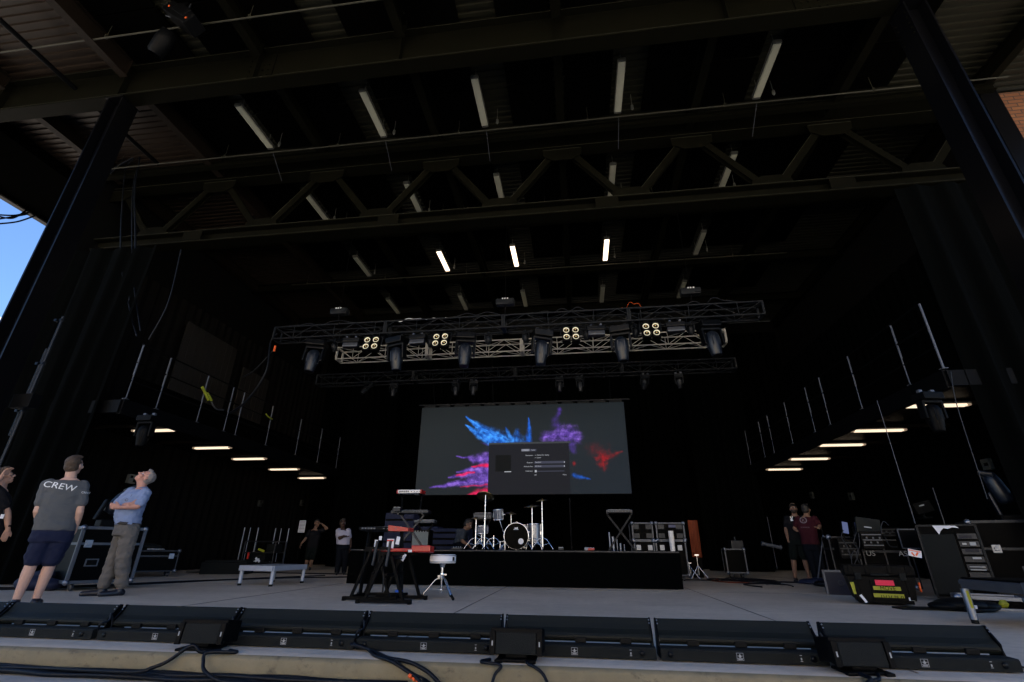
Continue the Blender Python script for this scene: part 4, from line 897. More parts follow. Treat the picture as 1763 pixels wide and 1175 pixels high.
# bar carts behind it
for i, px in enumerate((417, 472)):
    p = at(px, 978, Y=13.5 + i * .6); t = thing('bar_cart', ['upright rack of silver bars beside a low black box', 'second rack of silver bars further back with a red tag'][i], 'equipment rack', (p.x, 13.5 + i * .6, 0), R(12))
    q = MB()
    for x in (-.16, .0, .22): q.tube([(x, 0, .12), (x + .05 * 0, 0, 1.15)], .018 if x else .012, 7)
    q.build('silver_bar', 'alu', t)
    q = MB(); q.box((.02, .1, .08), (.6, .4, .08)); q.box((.02, .1, .55), (.5, .03, .03)); q.build('base_frame', 'black', t)
for i, (px, Y_) in enumerate(((450, 13.4),)):
    p = at(px, 975, Y=Y_); t = thing('equipment_cart', 'cluttered low cart with red and yellow straps behind the silver platform', 'cart', (p.x, Y_, 0))
    q = MB()
    for x in (-.45, .45):
        for y in (-.25, .25): q.tube([(x, y, .06), (x, y, .78)], .018, 6)
    for z in (.2, .5, .78):
        for y in (-.25, .25): q.tube([(-.45, y, z), (.45, y, z)], .016, 6)
    q.build('frame', 'alu_dark', t)
    q = MB(); q.box((0, 0, .24), (.9, .5, .04)); q.box((-.1, 0, .38), (.5, .3, .22), bev=.03); q.box((.25, .05, .62), (.3, .3, .2), bev=.04); q.build('stacked_gear', 'black_rough', t)
    q = MB(); q.box((.05, -.3, .32), (.16, .02, .05), ry=.6); q.box((.03, -.31, .30), (.16, .02, .05), ry=-.5); q.build('strap', 'paper', t)
    q = MB(); q.box((-.25, -.3, .42), (.05, .02, .16)); q.build('red_strap', 'red_small', t); q = MB(); q.box((.1, -.3, .56), (.2, .02, .05), ry=.3); q.build('yellow_strap', 'yellow', t)
p = at(392, 980, Y=12.6)
t = MB().box((0, 0, .14), (1.1, .6, .28), bev=.02).box((0, 0, .30), (1.0, .5, .04), bev=.01).build('black_trunk', 'black_rough'); t.location = (p.x, 12.6, 0); t.rotation_euler = (0, 0, R(15)); tag(t, 'low flat black trunk by the side curtain beside the bar racks', 'trunk')
# music stand with paper
p = at(517, 930, Y=15.3)
t = thing('paper_notice', 'white printed sheet hanging on the dark stand behind the platform', 'notice', (p.x, 15.3, 0)); q = MB(); q.tube([(0, 0, 0), (0, 0, 1.3)], .012, 6); q.box((0, 0, .02), (.4, .4, .03)); q.build('stand', 'black', t)
q = MB(); q.box((0, -.03, 1.25), (.22, .01, .36)); o = q.build('sheet', 'paper', t); q = MB()
for k_ in range(8): q.box((0, -.037, 1.40 - k_ * .042), (.18, .002, .010))
q.build('print_lines', 'alu_dark', o)
# ================================================================== gear in front of the riser
def x_stand(name, label, loc, rz, w_, h_, m_='black', cat='keyboard stand', feet=True, top=True):
    t = thing(name, label, cat, loc, rz)
    for i, s_ in enumerate((-1, 1)):
        q = MB(); q.bar((-w_ / 2 * s_, -.02 * s_, .04), (w_ / 2 * s_, -.02 * s_, h_), .035, .05, (0, 1, 0)); q.build('leg', m_, t)
    for s_ in (-1, 1):
        q = MB(); q.bar((s_ * w_ / 2, -.26, .03), (s_ * w_ / 2, .26, .03), .035, .035)
        for y in (-.26, .26): q.box((s_ * w_ / 2, y, .022), (.05, .045, .044), bev=.008)
        q.build('foot_bar', m_, t)
        if top: q = MB(); q.bar((s_ * w_ / 2, -.2, h_ + .015), (s_ * w_ / 2, .2, h_ + .015), .035, .035); q.build('arm', m_, t)
    q = MB(); q.tube([(0, -.05, h_ / 2 + .02), (0, .05, h_ / 2 + .02)], .03, 10); q.build('hinge', m_, t)
    return t
# black A-frame keyboard stands standing edge-on before the riser
def a_stand(label, loc, rz, h_=1.02):
    t = thing('keyboard_stand', label, 'keyboard stand', loc, rz, 'black keyboard stands before the riser')
    for y in (-.30, .30):
        q = MB(); q.bar((-.34, y, .03), (.34, y, .03), .042, .04)
        for x in (-.34, .34): q.box((x, y, .025), (.04, .062, .052), bev=.006)
        q.build('foot_bar', 'black', t)
        for s_ in (-1, 1): q = MB(); q.bar((s_ * .25, y, .04), (s_ * .05, y, h_), .034, .04, (0, 1, 0)); q.build('leg', 'black', t)
    q = MB(); q.bar((0, -.30, .32), (0, .30, .32), .03, .03); q.bar((0, -.30, h_ - .02), (0, .30, h_ - .02), .05, .05); q.build('cross_brace', 'black', t)
    q = MB(); q.tube([(.0, -.33, .42), (.03, -.33, .72)], .02, 8); q.build('strut', 'alu_dark', t)
    for y in (-.26, .26):
        q = MB(); q.bar((-.14, y, h_ + .03), (.2, y, h_ + .03), .035, .035); q.build('arm', 'black', t)
    return t
a_stand('black keyboard stand with crossing legs furthest toward the bar racks', (-2.80, 7.05, 0), R(6), .60); a_stand('black keyboard stand nearest the white drum stool', (-2.44, 6.72, 0), R(-2), .54)
t = MB().box((0, 0, 0), (.10, .03, .03), bev=.006).build('blue_tie', 'blue_strap'); t.location = (-2.46, 6.98, .10); tag(t, 'bright blue tie strap on the foot of the black stand', 'strap')
cable('cable', 'black cable dangling between the two black keyboard stands', [(-2.75, 6.8, .6), (-2.7, 6.78, .45), (-2.62, 6.76, .35), (-2.6, 6.75, .1)], .012, group='cables hanging on the keyboard stands')
# keyboards on stands: the dark one and the red ones
def keyboard(name, label, size, loc, rz, body, end=None, tilt=0, keys=True, cat='keyboard'):
    w_, d_, h_ = size; t = thing(name, label, cat, loc, rz); t.rotation_euler = (R(tilt), 0, rz)
    q = MB(); q.box((0, 0, h_ / 2), (w_, d_, h_), bev=.012); q.build('body', body, t)
    if keys: q = MB(); q.box((0, d_ * .2, h_ + .006), (w_ * .86, d_ * .5, .012)); q.build('key_bed', 'rubber_white', t)
    if end:
        for s_ in (-1, 1): q = MB(); q.box((s_ * (w_ / 2 + .013), 0, h_ / 2), (.026, d_ + .01, h_ + .01), bev=.008); q.build('end_cheek', end, t)
    q = MB()
    for k_ in range(5): q.box((-w_ * .4 + k_ * .045, -d_ / 2 - .004, h_ * .5), (.028, .01, h_ * .4))
    for k_ in range(4): q.box((w_ * .12 + k_ * .06, -d_ / 2 - .004, h_ * .45), (.02, .01, h_ * .25))
    q.build('socket_row', 'alu_dull', t); return t
mat('red_body', (.38, .010, .008), .3, 0, .1, 6)
def K1(px, py, Y_): return at(px, py, Y=Y_)
p = K1(690, 949, 7.0); keyboard('keyboard', 'red stage keyboard with bright red end on the lower stand arms', (.72, .3, .045), (p.x + .0, 7.0, p.z - .01), R(4), 'red_body', None, 0, False)
p = K1(728, 946, 6.95); t = MB().box((0, 0, 0), (.27, .2, .085), rx=R(-4), bev=.012).build('red_bag', 'red_body'); t.location = p; tag(t, 'bright red fabric case end beside the white drum stool', 'case')
p = K1(660, 915, 7.05); keyboard('keyboard', 'dark keyboard with knobs and a bright red wedge end above the black stands', (.62, .3, .05), p, R(-3), 'black', None, -3)
p = K1(690, 911, 7.0); t = MB().prism([(-.14, -.03), (.15, -.035), (.15, .01), (-.14, .045)], (0, -.12, 0), (0, .12, 0), (1, 0, 0), (0, 0, 1)).build('red_wedge', 'red_body'); t.location = p; tag(t, 'bright red wedge shaped panel above the black keyboard stands', 'panel')
t = thing('upper_stand', 'tall dark frame stand holding the dark keyboard over the black stands', 'keyboard stand', (-2.78, 7.1, 0))
for x in (-.3, .3): q = MB(); q.bar((x, .05, .02), (x * .8, .0, .86), .04, .04); q.bar((x, -.2, .03), (x, .25, .03), .04, .04); q.build('leg', 'black', t)
q = MB(); q.bar((-.3, 0, .6), (.3, 0, .6), .03, .03); q.build('cross_brace', 'black', t)
# tags
for i, (px, py, w_, h_) in enumerate(((672, 937, .10, .13), (685, 931, .05, .1), (647, 938, .04, .12), (655, 927, .04, .05), (695, 960, .04, .09), (706, 949, .05, .03))):
    p = K1(px, py, 6.85); t = MB().box((0, 0, 0), (w_, .004, h_), ry=(0, .15, .05, 0, .5, 0)[i]).build('paper_tag', 'paper'); t.location = p
    tag(t, ['widest white luggage tag hanging by the red keyboard', 'white tag beside the widest one', 'narrow pale tag near the end of the black stand', 'smallest pale tag under the dark keyboard', 'slanted white tag below the red keyboard', 'short white label on the red keyboard'][i], 'tag', 'white tags around the red keyboard')
for px, py, l in ((672, 931, 'red stripe on the widest white tag'), (668, 945, 'thin red ribbon below the widest tag')):
    t = MB().box((0, 0, 0), (.09, .006, .018)).build('red_ribbon', 'red_small'); t.location = K1(px, py, 6.83); tag(t, l, 'ribbon')
# white drum stool
t = thing('drum_stool', 'round white drum stool on a chrome tripod in front of the riser', 'stool', (-1.93, 7.18, 0))
q = MB(); q.lathe([(.001, .555), (.17, .555), (.182, .545), (.184, .455), (.178, .445), (.001, .445)], n=32); q.build('seat', 'drum_head', t)
q = MB(); q.lathe([(.1855, .467), (.1865, .462), (.1855, .457)], n=32); q.lathe([(.1855, .546), (.187, .541), (.1855, .536)], n=32); q.build('piping', 'alu', t)
q = MB(); q.box((.17, -.075, .50), (.03, .012, .05), rz=R(60)); q.build('label_patch', 'black', t)
q = MB(); q.lathe([(.017, .25), (.017, .40)], n=12); q.lathe([(.03, .39), (.035, .42), (.05, .445)], n=12); q.build('post', 'chrome', t)
q = MB(); q.lathe([(.026, .28), (.03, .30), (.026, .32)], n=12); q.box((.04, 0, .30), (.06, .015, .02)); q.box((-.03, -.02, .27), (.04, .04, .05)); q.lathe([(.012, .07), (.012, .3)], n=8); q.lathe([(.02, .10), (.024, .11), (.02, .12)], n=8); q.build('clamp', 'chrome', t)
for a in (200, 320, 75):
    d = V((math.cos(R(a)), math.sin(R(a)), 0)); q = MB()
    for o_ in (-.012, .012): s_ = V((-d.y, d.x, 0)) * o_; q.tube([V((0, 0, .27)) + d * .02 + s_, V((0, 0, .235)) + d * .09 + s_, V((0, 0, .05)) + d * .25 + s_ * .6], .008, 7)
    q.bar(V((0, 0, .11)) + d * .01, V((0, 0, .13)) + d * .17, .015, .006); lg = q.build('leg', 'chrome', t); q = MB(); q.cap(V((0, 0, .055)) + d * .245, .016, V((0, 0, .02)) + d * .285, .020); q.build('rubber_foot', 'rubber', lg)
# ================================================================== drum kit on the riser
RZ = .61
DY = 10.6
def K2(px, py, Y_=DY): return at(px, py, Y=Y_)
def drum(name, label, c, rad, dep, axis=(0, 0, 1), head='drum_head', lugs=8, legs=None):
    t = thing(name, label, 'drum', c); ax = V(axis).normalized(); q = MB(); q.lathe([(rad, -dep / 2), (rad, dep / 2)], (0, 0, 0), 32, ax); q.lathe([(rad - .01, dep / 2), (rad - .01, -dep / 2)], (0, 0, 0), 32, ax); q.build('shell', 'drum_shell', t)
    for e_ in (-1, 1):
        q = MB(); z = e_ * dep / 2; q.lathe([(rad + .004, z - .014), (rad + .012, z - .012), (rad + .012, z + .012), (rad - .002, z + .012)], (0, 0, 0), 32, ax); q.build('hoop', 'chrome' if rad < .26 else 'alu', t)
        q = MB(); q.lathe([(.0005, z * 1.01), (rad - .002, z * 1.01)], (0, 0, 0), 32, ax); q.build('drum_head', head, t)
    q = MB(); qq = V((0, 0, 1)).rotation_difference(ax)
    for k_ in range(lugs):
        a = 2 * PI * (k_ + .5) / lugs; d = qq @ V((math.cos(a), math.sin(a), 0)); 
        q.tube([d * (rad + .014) - ax * dep * .5, d * (rad + .014) + ax * dep * .5], .006, 5); q.tube([d * (rad + .012) - ax * .03, d * (rad + .012) + ax * .03], .014, 6)
    q.build('lug_set', 'chrome', t); return t
p = K2(891, 923); br = .25
bd = drum('bass_drum', 'big bass drum with black front head and chrome hoop at the middle of the riser', (p.x, DY, RZ + .005 + br + .01), br, .42, (0, -1, 0), 'drum_head_dark', 10)
q = MB(); q.box((-.01, -.2165, .14), (.05, .003, .035)); q.box((.022, -.2165, .145), (.018, .003, .045)); q.box((-.005, -.2165, .125), (.10, .003, .012)); q.build('emblem', 'paper', bd)
q = MB(); q.lathe([(.0005, 0), (.055, 0)], (.095, -.2165, -.10), 20, (0, 1, 0)); q.build('port_hole', 'paper', bd)
for s_ in (-1, 1): q = MB(); q.tube([(s_ * .22, -.12, -.1), (s_ * .33, -.2, -.25)], .009, 7); q.build('spur', 'chrome', bd)
p = K2(858, 886); tm = drum('tom_drum', 'silver grey rack tom standing above the bass drum', p, .095, .20, (-.08, -.15, 1), 'drum_head', 6)
q = MB(); q.tube([(0.02, .05, -.12), (.1, .1, -.35)], .012, 7); q.tube([(.07, -.02, .0), (.14, 0, 0)], .012, 7); q.build('mount_arm', 'chrome', tm)
p = K2(922, 910, 10.8); ft = drum('floor_tom', 'silver floor tom on chrome legs beside the bass drum', (p.x - .03, 10.85, RZ + .33), .15, .36, (0, 0, 1), 'drum_head', 6)
for a in (200, 330, 90): d = V((math.cos(R(a)), math.sin(R(a)), 0)); q = MB(); q.tube([d * .17 + V((0, 0, .05)), d * .17 + V((0, 0, -.28)), d * .19 + V((0, 0, -.325))], .008, 6); q.build('leg', 'chrome', ft)
p = K2(829, 908, 10.7); sn = drum('snare_drum', 'silver snare drum on a chrome stand beside the rack tom', (p.x, 10.75, RZ + .40), .125, .15, (0, -.1, 1), 'drum_head', 8)
q = MB(); q.tube([(0, 0, -.08), (0, 0, -.25)], .012, 7)
for a in (210, 330, 90): d = V((math.cos(R(a)), math.sin(R(a)), 0)); q.tube([V((0, 0, -.2)), d * .2 + V((0, 0, -.385))], .008, 6); q.tube([V((0, 0, -.15)), d * .14 + V((0, 0, -.08))], .007, 6)
q.build('stand', 'chrome', sn)
def cym_stand(label, px, pytop, Y_, cym=None, rad=.2, tilt=(0, 0), cat='cymbal stand'):
    p = K2(px, pytop, Y_); h_ = p.z - RZ; t = thing('cymbal_stand', label, cat, (p.x, Y_, RZ))
    q = MB(); q.tube([(0, 0, .06), (0, 0, h_ * .55)], .014, 8); q.tube([(0, 0, h_ * .55), (0, 0, h_ + .03)], .009, 8); q.lathe([(.018, 0), (.021, .02), (.018, .04)], (0, 0, h_ * .55), 10); q.lathe([(.015, 0), (.018, .02), (.015, .04)], (0, 0, h_ * .8), 10); q.build('post', 'chrome', t)
    for a in (205, 335, 90): d = V((math.cos(R(a)), math.sin(R(a)), 0)); q = MB(); q.tube([V((0, 0, .24)), d * .1 + V((0, 0, .20)), d * .24 + V((0, 0, .02))], .008, 6); q.tube([V((0, 0, .09)), d * .15 + V((0, 0, .13))], .006, 5); q.build('leg', 'chrome', t)
    if cym:
        q = MB(); q.lathe([(.001, .022), (.028, .018), (.034, .006), (rad * .6, -.004), (rad, -.018), (rad * .6, -.008), (.001, .01)], (0, 0, 0), 32); q.xf(Matrix.Translation((0, 0, h_ + .01)) @ Matrix.Rotation(tilt[0], 4, 'X') @ Matrix.Rotation(tilt[1], 4, 'Y')); q.build('cymbal', 'cymbal', t)
    return t
cym_stand('tall chrome stand carrying the dark ride cymbal before the video screen', 836, 855, 10.2, True, .19, (R(-28), R(4)))
cym_stand('tall chrome stand with thin edge-on cymbal at the far end of the kit', 933, 862, 10.4, True, .14, (R(4), R(-6)))
cym_stand('chrome stand with wide dark cymbal behind the floor tom', 916, 872, 10.5, True, .18, (R(8), R(-4)))
cym_stand('short chrome hi-hat stand between snare and bass drum', 850, 925, 10.5, False, cat='stand'); cym_stand('chrome hi-hat stand with paired cymbals at the near end of the kit', 820, 893, 10.6, True, .15, (R(4), R(3))); cym_stand('chrome stand with small dark splash cymbal behind the bass drum', 880, 884, 10.9, True, .12, (R(12), R(6)))
q = MB(); t = thing('drum_pedal', 'chrome drum pedal on the riser before the bass drum', 'pedal', (K2(868, 940).x, 10.25, RZ)); q.box((0, 0, .02), (.09, .26, .012), rx=R(12)); q.build('foot_plate', 'alu', t); q = MB(); q.tube([(-.05, .12, 0), (-.05, .12, .16)], .008, 6); q.tube([(.05, .12, 0), (.05, .12, .16)], .008, 6); q.tube([(-.06, .12, .16), (.06, .12, .16)], .008, 6); q.build('frame', 'chrome', t)
p = K2(832, 889, 11.2); keyboard('synth_unit', 'grey sampler unit with sockets on a stand behind the snare drum', (.42, .2, .13), (p.x, 11.2, p.z - .07), 0, 'alu_dark')
t = thing('unit_stand', 'black stand under the grey sampler unit', 'stand', (p.x, 11.2, RZ)); q = MB(); q.bar((-.16, 0, 0), (.16, 0, p.z - RZ - .09), .03, .03); q.bar((.16, .03, 0), (-.16, .03, p.z - RZ - .09), .03, .03); q.bar((-.18, 0, p.z - RZ - .085), (.18, 0, p.z - RZ - .085), .03, .03); q.build('frame', 'black', t)
# keyboard rig on the riser, mixer end
ky = 10.3
t = x_stand('keyboard_stand', 'tall folding X stand behind the red keyboard on the riser', (at(706, 940, Y=ky).x, ky, RZ), R(2), .52, at(706, 887, Y=ky).z - RZ, 'alu_dark')
p = at(708, 883, Y=ky); keyboard('keyboard', 'dark slim keyboard with knobs lying on the tall folding X stand', (.80, .3, .06), (p.x, ky, p.z - .02), R(3), 'alu_dark')
p = at(708, 849, Y=ky); o = keyboard('keyboard', 'pale silver keyboard at the top of the keyboard rig', (.49, .3, .07), (p.x, ky, p.z - .02), 0, 'white_paint', 'red_body', 0, False)
t = thing('keyboard_tier', 'black second tier brackets holding up the pale silver keyboard', 'keyboard stand', (p.x, ky + .05, 0)); q = MB()
for s_ in (-1, 1): q.bar((s_ * .2, 0, at(706, 887, Y=ky).z), (s_ * .22, .02, p.z - .03), .03, .03); q.bar((s_ * .22, -.16, p.z - .04), (s_ * .22, .16, p.z - .04), .03, .03)
q.build('bracket', 'black', t)
p = at(684, 878, Y=ky - .2); t = MB().box((0, 0, 0), (.16, .12, .07), bev=.01).build('mixer_box', 'alu_dark'); t.location = p; tag(t, 'little mixer with pale knobs on the end of the slim keyboard', 'mixer'); 
for i in range(5): q = MB(); q.tube([(-.06 + .03 * i, -.02, .03), (-.06 + .03 * i, -.02, .055)], .009, 6); q.build('knob', 'rubber_white', t)
p = at(733, 899, Y=12.0); keyboard('keyboard', 'grey small keyboard behind the rig above the grey amplifier', (.50, .26, .07), (p.x, 12.0, p.z - .03), 0, 'alu_dull')
t = x_stand('keyboard_stand', 'thin stand under the grey small keyboard', (p.x, 12.0, RZ), 0, .4, p.z - RZ - .05, 'black', feet=False)
p = at(726, 940, Y=11.0); zt_ = at(726, 913, Y=11.0).z
t = thing('amplifier', 'grey grille guitar amplifier standing on the riser behind the keyboards', 'amplifier', (p.x, 11.0, RZ)); ah = zt_ - RZ
q = MB(); q.box((0, 0, ah / 2), (.40, .3, ah), bev=.015); q.build('cabinet', 'black', t); q = MB(); q.box((0, -.155, ah * .48), (.35, .01, ah * .82)); q.build('grille', 'amp_grille', t)
for i in range(5): q = MB(); q.tube([(-.12 + .06 * i, -.15, ah - .03), (-.12 + .06 * i, -.165, ah - .03)], .01, 6); q.build('knob', 'alu', t)
for i, (px, w_, h_, Y_) in enumerate(((775, 1.1, .50, 13.2), (742, .5, .55, 13.3), (690, .8, .9, 13.4))):
    x = at(px, 930, Y=Y_).x; t = thing('blue_case', ['long blue equipment case behind the crouching person', 'narrow blue case standing behind the grey amplifier', 'tall blue crate behind the keyboard rig'][i], 'case', (x, Y_, RZ), 0, 'blue cases at the rear of the riser')
    q = MB(); q.box((0, 0, h_ / 2), (w_, .5, h_), bev=.01); q.build('body', 'blue_blanket', t)
    q = MB()
    for k_ in range(3): q.box((0, -.252, h_ * (.2 + .3 * k_)), (w_ * .96, .012, .05))
    q.build('rib', 'laminate', t)
# pedal boards and bits on the riser front
for i, (px, w_, m_) in enumerate(((787, .20, 'alu_dark'), (1018, .12, 'red_body'), (966, .10, 'alu_dark'), (1010, .08, 'rubber_white'))):
    x = at(px, 947, Y=9.95).x; t = thing('effects_pedal', ['wide dark pedal board in front of the crouching person', 'small red and white pedal on the riser beside the X stand keyboard', 'tiny dark pedal between kit and red pedal', 'small white pedal touching the red one'][i], 'pedal', (x, 9.95 + .1 * (i == 3), RZ))
    q = MB(); q.box((0, 0, .025), (w_, .12, .04), bev=.008); q.build('housing', m_, t)
    for k_ in range(4): q = MB(); q.tube([(-w_ * .35 + w_ * .23 * k_, 0, .04), (-w_ * .35 + w_ * .23 * k_, 0, .06)], .012, 6); q.build('knob', 'alu', t)
# X stand keyboard on the other end
ky = 10.2; p = at(1066, 884, Y=ky)
t = x_stand('keyboard_stand', 'dark folding X stand alone on the riser near the silver-edged cases', (p.x, ky, RZ), R(-3), .46, p.z - RZ - .03, 'truss_black')
keyboard('keyboard', 'blue-grey keyboard lying alone on the folding X stand', (.50, .28, .06), (p.x, ky, p.z - .0), R(-3), 'head_blue')
for i, (px, h_, r_) in enumerate(((1051, .34, .016), (1057, .26, .03), (1064, .22, .012), (1070, .14, .02), (1077, .12, .01))):
    x = at(px, 945, Y=10.3).x; t = MB().tube([(0, 0, 0), (0, 0, h_)], r_, 8).lathe([(r_ * 1.3, 0), (r_ * 1.3, .02), (.001, .02)], n=8).build('stand_tube', 'alu'); t.location = (x, 10.35 + .05 * i, RZ)
    tag(t, ['tallest', 'thickest', 'third', 'fourth', 'shortest'][i] + ' of the chrome tubes standing below the X stand', 'tube', 'chrome tubes standing on the riser')
t = MB().tube([(0, 0, 0), (0, 0, 1.05)], .02, 8).build('thin_pole', 'black'); t.location = (at(984, 940, Y=11).x, 11, RZ); tag(t, 'thin black pole standing alone between drums and X stand', 'pole')
# cases behind the end of the riser
for i, (px0, px1, pt, l) in enumerate(((1108, 1124, 901, 'black case with silver edges partly behind the X stand'), (1128, 1177, 901, 'upper black case with silver edges at the end of the riser'))):
    pass
Yc = 12.2
for i, (x0p, x1p, top, bot_, l) in enumerate(((1088, 1122, 901, 930, 'silver-edged black case top stacked beside the X stand'), (1129, 1176, 901, 930, 'silver-edged black case top with a small blue label'), (1092, 1125, 931, 998, 'silver-edged black case base beside the X stand'), (1129, 1179, 931, 998, 'silver-edged black case base at the riser end'))):
    a_, b_ = at(x0p, top, Y=Yc), at(x1p, top, Y=Yc); zt_ = a_.z; zb = at(x0p, bot_, Y=Yc).z if i < 2 else .13
    t = road_case('road_case', l, (b_.x - a_.x, .7, zt_ - zb), ((a_.x + b_.x) / 2, Yc + .35, zb if i < 2 else 0.), 0, None, (), (), er=.016, casters=i >= 2, edge_m='alu_dull', group='silver-edged cases at the end of the riser')
    q = MB(); hh = zt_ - zb; z0 = 0 if i < 2 else .12
    if i < 2:
        for x in (-.3, .3):
            for z in (.25, .78): q.box((x * (b_.x - a_.x) * 1.1, -.36, z0 + z * hh), (.14, .012, .10))
        q.build('corner_plate', 'alu_dark', t)
    else:
        for x in (-.3, .3): q = MB(); latch(q, x * (b_.x - a_.x), z0 + hh * .8, -.362); q.build('latch', 'alu', t)
    if i == 1: q = MB(); q.box((.05, -.358, hh * .82), (.16, .004, .06)); q.build('blue_label', 'blue_led', t)
# white tube against the case
t = MB().tube([(0, 0, 0), (0, 0, .42)], .055, 12).build('white_tube', 'white_paint'); t.location = (at(1158, 949, Y=12).x, 11.95, .61); tag(t, 'pale upright tube leaning on the case at the riser end', 'tube')
# orange cloth and small stands
p0_, p1_ = at(1184, 896, Y=13.5), at(1210, 960, Y=13.5)
drape('orange_cover', 'burnt orange cloth cover hanging behind the end of the riser', (p0_.x, 13.5), (p1_.x, 13.55), p1_.z, p0_.z, 'orange_cloth', .05, .22, 9); bpy.data.objects['orange_cover']['category'] = 'cover'
t = MB().box((0, .12, p1_.z / 2), ((p1_.x - p0_.x) * 1.05, .2, p1_.z * .96), bev=.02).box((0, .2, (p1_.z + p0_.z) / 2), ((p1_.x - p0_.x) * .95, .25, (p0_.z - p1_.z) * .95), bev=.02).build('dark_cabinet', 'laminate'); t.location = ((p0_.x + p1_.x) / 2, 13.6, 0); tag(t, 'dark cabinet under the orange cloth cover', 'cabinet')
for i, (px, pt) in enumerate(((1188, 970), (1203, 956))):
    x = at(px, 985, Y=12.9).x; h_ = at(px, pt, Y=12.9).z; t = thing('small_stand', ['shorter', 'taller'][i] + ' chrome tripod stand below the orange cover', 'stand', (x, 12.9, 0)); q = MB(); q.tube([(0, 0, .1), (0, 0, h_)], .014, 7); q.box((0, 0, h_), (.10, .03, .025)); q.build('post', 'chrome', t)
    for a in (200, 330, 90): d = V((math.cos(R(a)), math.sin(R(a)), 0)); q = MB(); q.tube([V((0, 0, .3)), d * .22 + V((0, 0, .015))], .009, 6); q.build('leg', 'chrome', t)
# ================================================================== brick-side gear
# black latched case with tape
cx = at(1519, 1043, Z=0)
t = thing('tool_case', 'black plastic case with pink and yellow tape strips on its front', 'case', (3.93, 7.72, 0), az((3.93, 7.72)) + R(7)); W_, D_, H_ = .74, .5, .50
q = MB(); q.prism([(-W_ / 2 + .05, .06), (W_ / 2 - .05, .06), (W_ / 2 - .01, .30), (W_ / 2, .33), (-W_ / 2, .33), (-W_ / 2 + .01, .30)], (0, -D_ / 2, 0), (0, D_ / 2, 0), (1, 0, 0), (0, 0, 1)); q.box((0, 0, .045), (W_ * .8, D_ * .9, .05), bev=.01)
for x in (-.28, -.1, .14, .28): q.box((x, -D_ / 2 - .008, .18), (.045, .02, .22), bev=.006)
q.build('lower_shell', 'black', t)
q = MB(); q.box((0, 0, .40), (W_ + .03, D_ + .03, .13), bev=.025)
for x in (-.31, -.12, .12, .31): q.box((x, -D_ / 2 - .018, .42), (.05, .02, .10), bev=.006)
q.build('lid', 'black', t)
for x in (-.24, .24): q = MB(); q.box((x, -D_ / 2 - .022, .335), (.07, .02, .09), bev=.006); q.build('latch', 'black_rough', t)
q = MB(); q.box((0, -D_ / 2 - .030, .355), (.2, .02, .03), bev=.01); q.build('handle', 'black_rough', t)
q = MB(); q.box((.03, -D_ / 2 - .021, .262), (.20, .004, .062)); q.build('pink_tape', 'pink_tape', t)
yt = []
for z, w_ in ((.198, .29), (.115, .32)): q = MB(); q.box((.04, -D_ / 2 - .020, z), (w_, .004, .044)); yt.append(q.build('yellow_tape', 'yellow', t))
text('lettering', 'MOVE', .062, 'black', yt[0], Matrix.Translation((.05, -D_ / 2 - .0235, .198)) @ FRONT, .0006)
q = MB()
for x, a in ((-.08, 10), (-.055, -25), (-.03, 25), (.0, -20), (.025, 25), (.06, 0), (.075, -25), (.09, 0), (.125, 20), (.145, -20)): q.box((.04 + x, -D_ / 2 - .0235, .106), (.007, .0015, .026), ry=R(a))
q.build('lettering', 'black', yt[1])
q = MB(); q.box((-.315, -D_ / 2 - .004, .19), (.05, .01, .14), ry=R(-6)); q.build('yellow_sticker', 'yellow', t)
q = MB(); q.box((-.24, -D_ / 2 - .022, .07), (.03, .004, .10), ry=R(-30)); q.box((.27, -D_ / 2 - .006, .085), (.06, .004, .035)); q.build('white_sticker', 'paper', t)
t = MB().box((0, 0, .012), (.42, .2, .02), rz=R(3)).build('rubber_mat', 'rubber'); t.location = (3.95, 7.1, 0); tag(t, 'flat black board lying before the taped black case', 'board')
# long road case and the light standing on it
road_case('road_case', 'long black road case with shiny latches at the brick wall side', (2.2, .75, .93), (6.98, 8.45, 0), az((6.98, 8.45)) + R(16), .60, (-.40, .05, .42), (-.27, .12), er=.022, edge_m='alu_dark')
t = thing('tilt_light', 'dark moving light standing on end on the long road case', 'stage light', (6.48, 8.55, 1.07), R(-25)); t.scale = (.8, .8, .8)
q = MB(); q.box((0, 0, .05), (.42, .32, .10), bev=.02); q.build('base_box', 'black', t)
q = MB(); q.box((-.2, 0, .30), (.05, .16, .42), ry=R(-8), bev=.02); q.build('yoke', 'head_blue', t); q = MB(); q.box((.16, 0, .30), (.05, .16, .42), ry=R(-8), bev=.02); q.build('yoke', 'head_blue', t)
q = MB(); q.lathe([(.001, .38), (.1, .36), (.13, .22), (.14, .0), (.13, -.15), (.1, -.22), (.001, -.22)], (-.05, 0, .52), 16, (-.25, 0, .95)); q.box((-.18, -.06, .86), (.22, .16, .08), ry=R(15), bev=.03); q.build('lamp_head', 'head_blue', t)
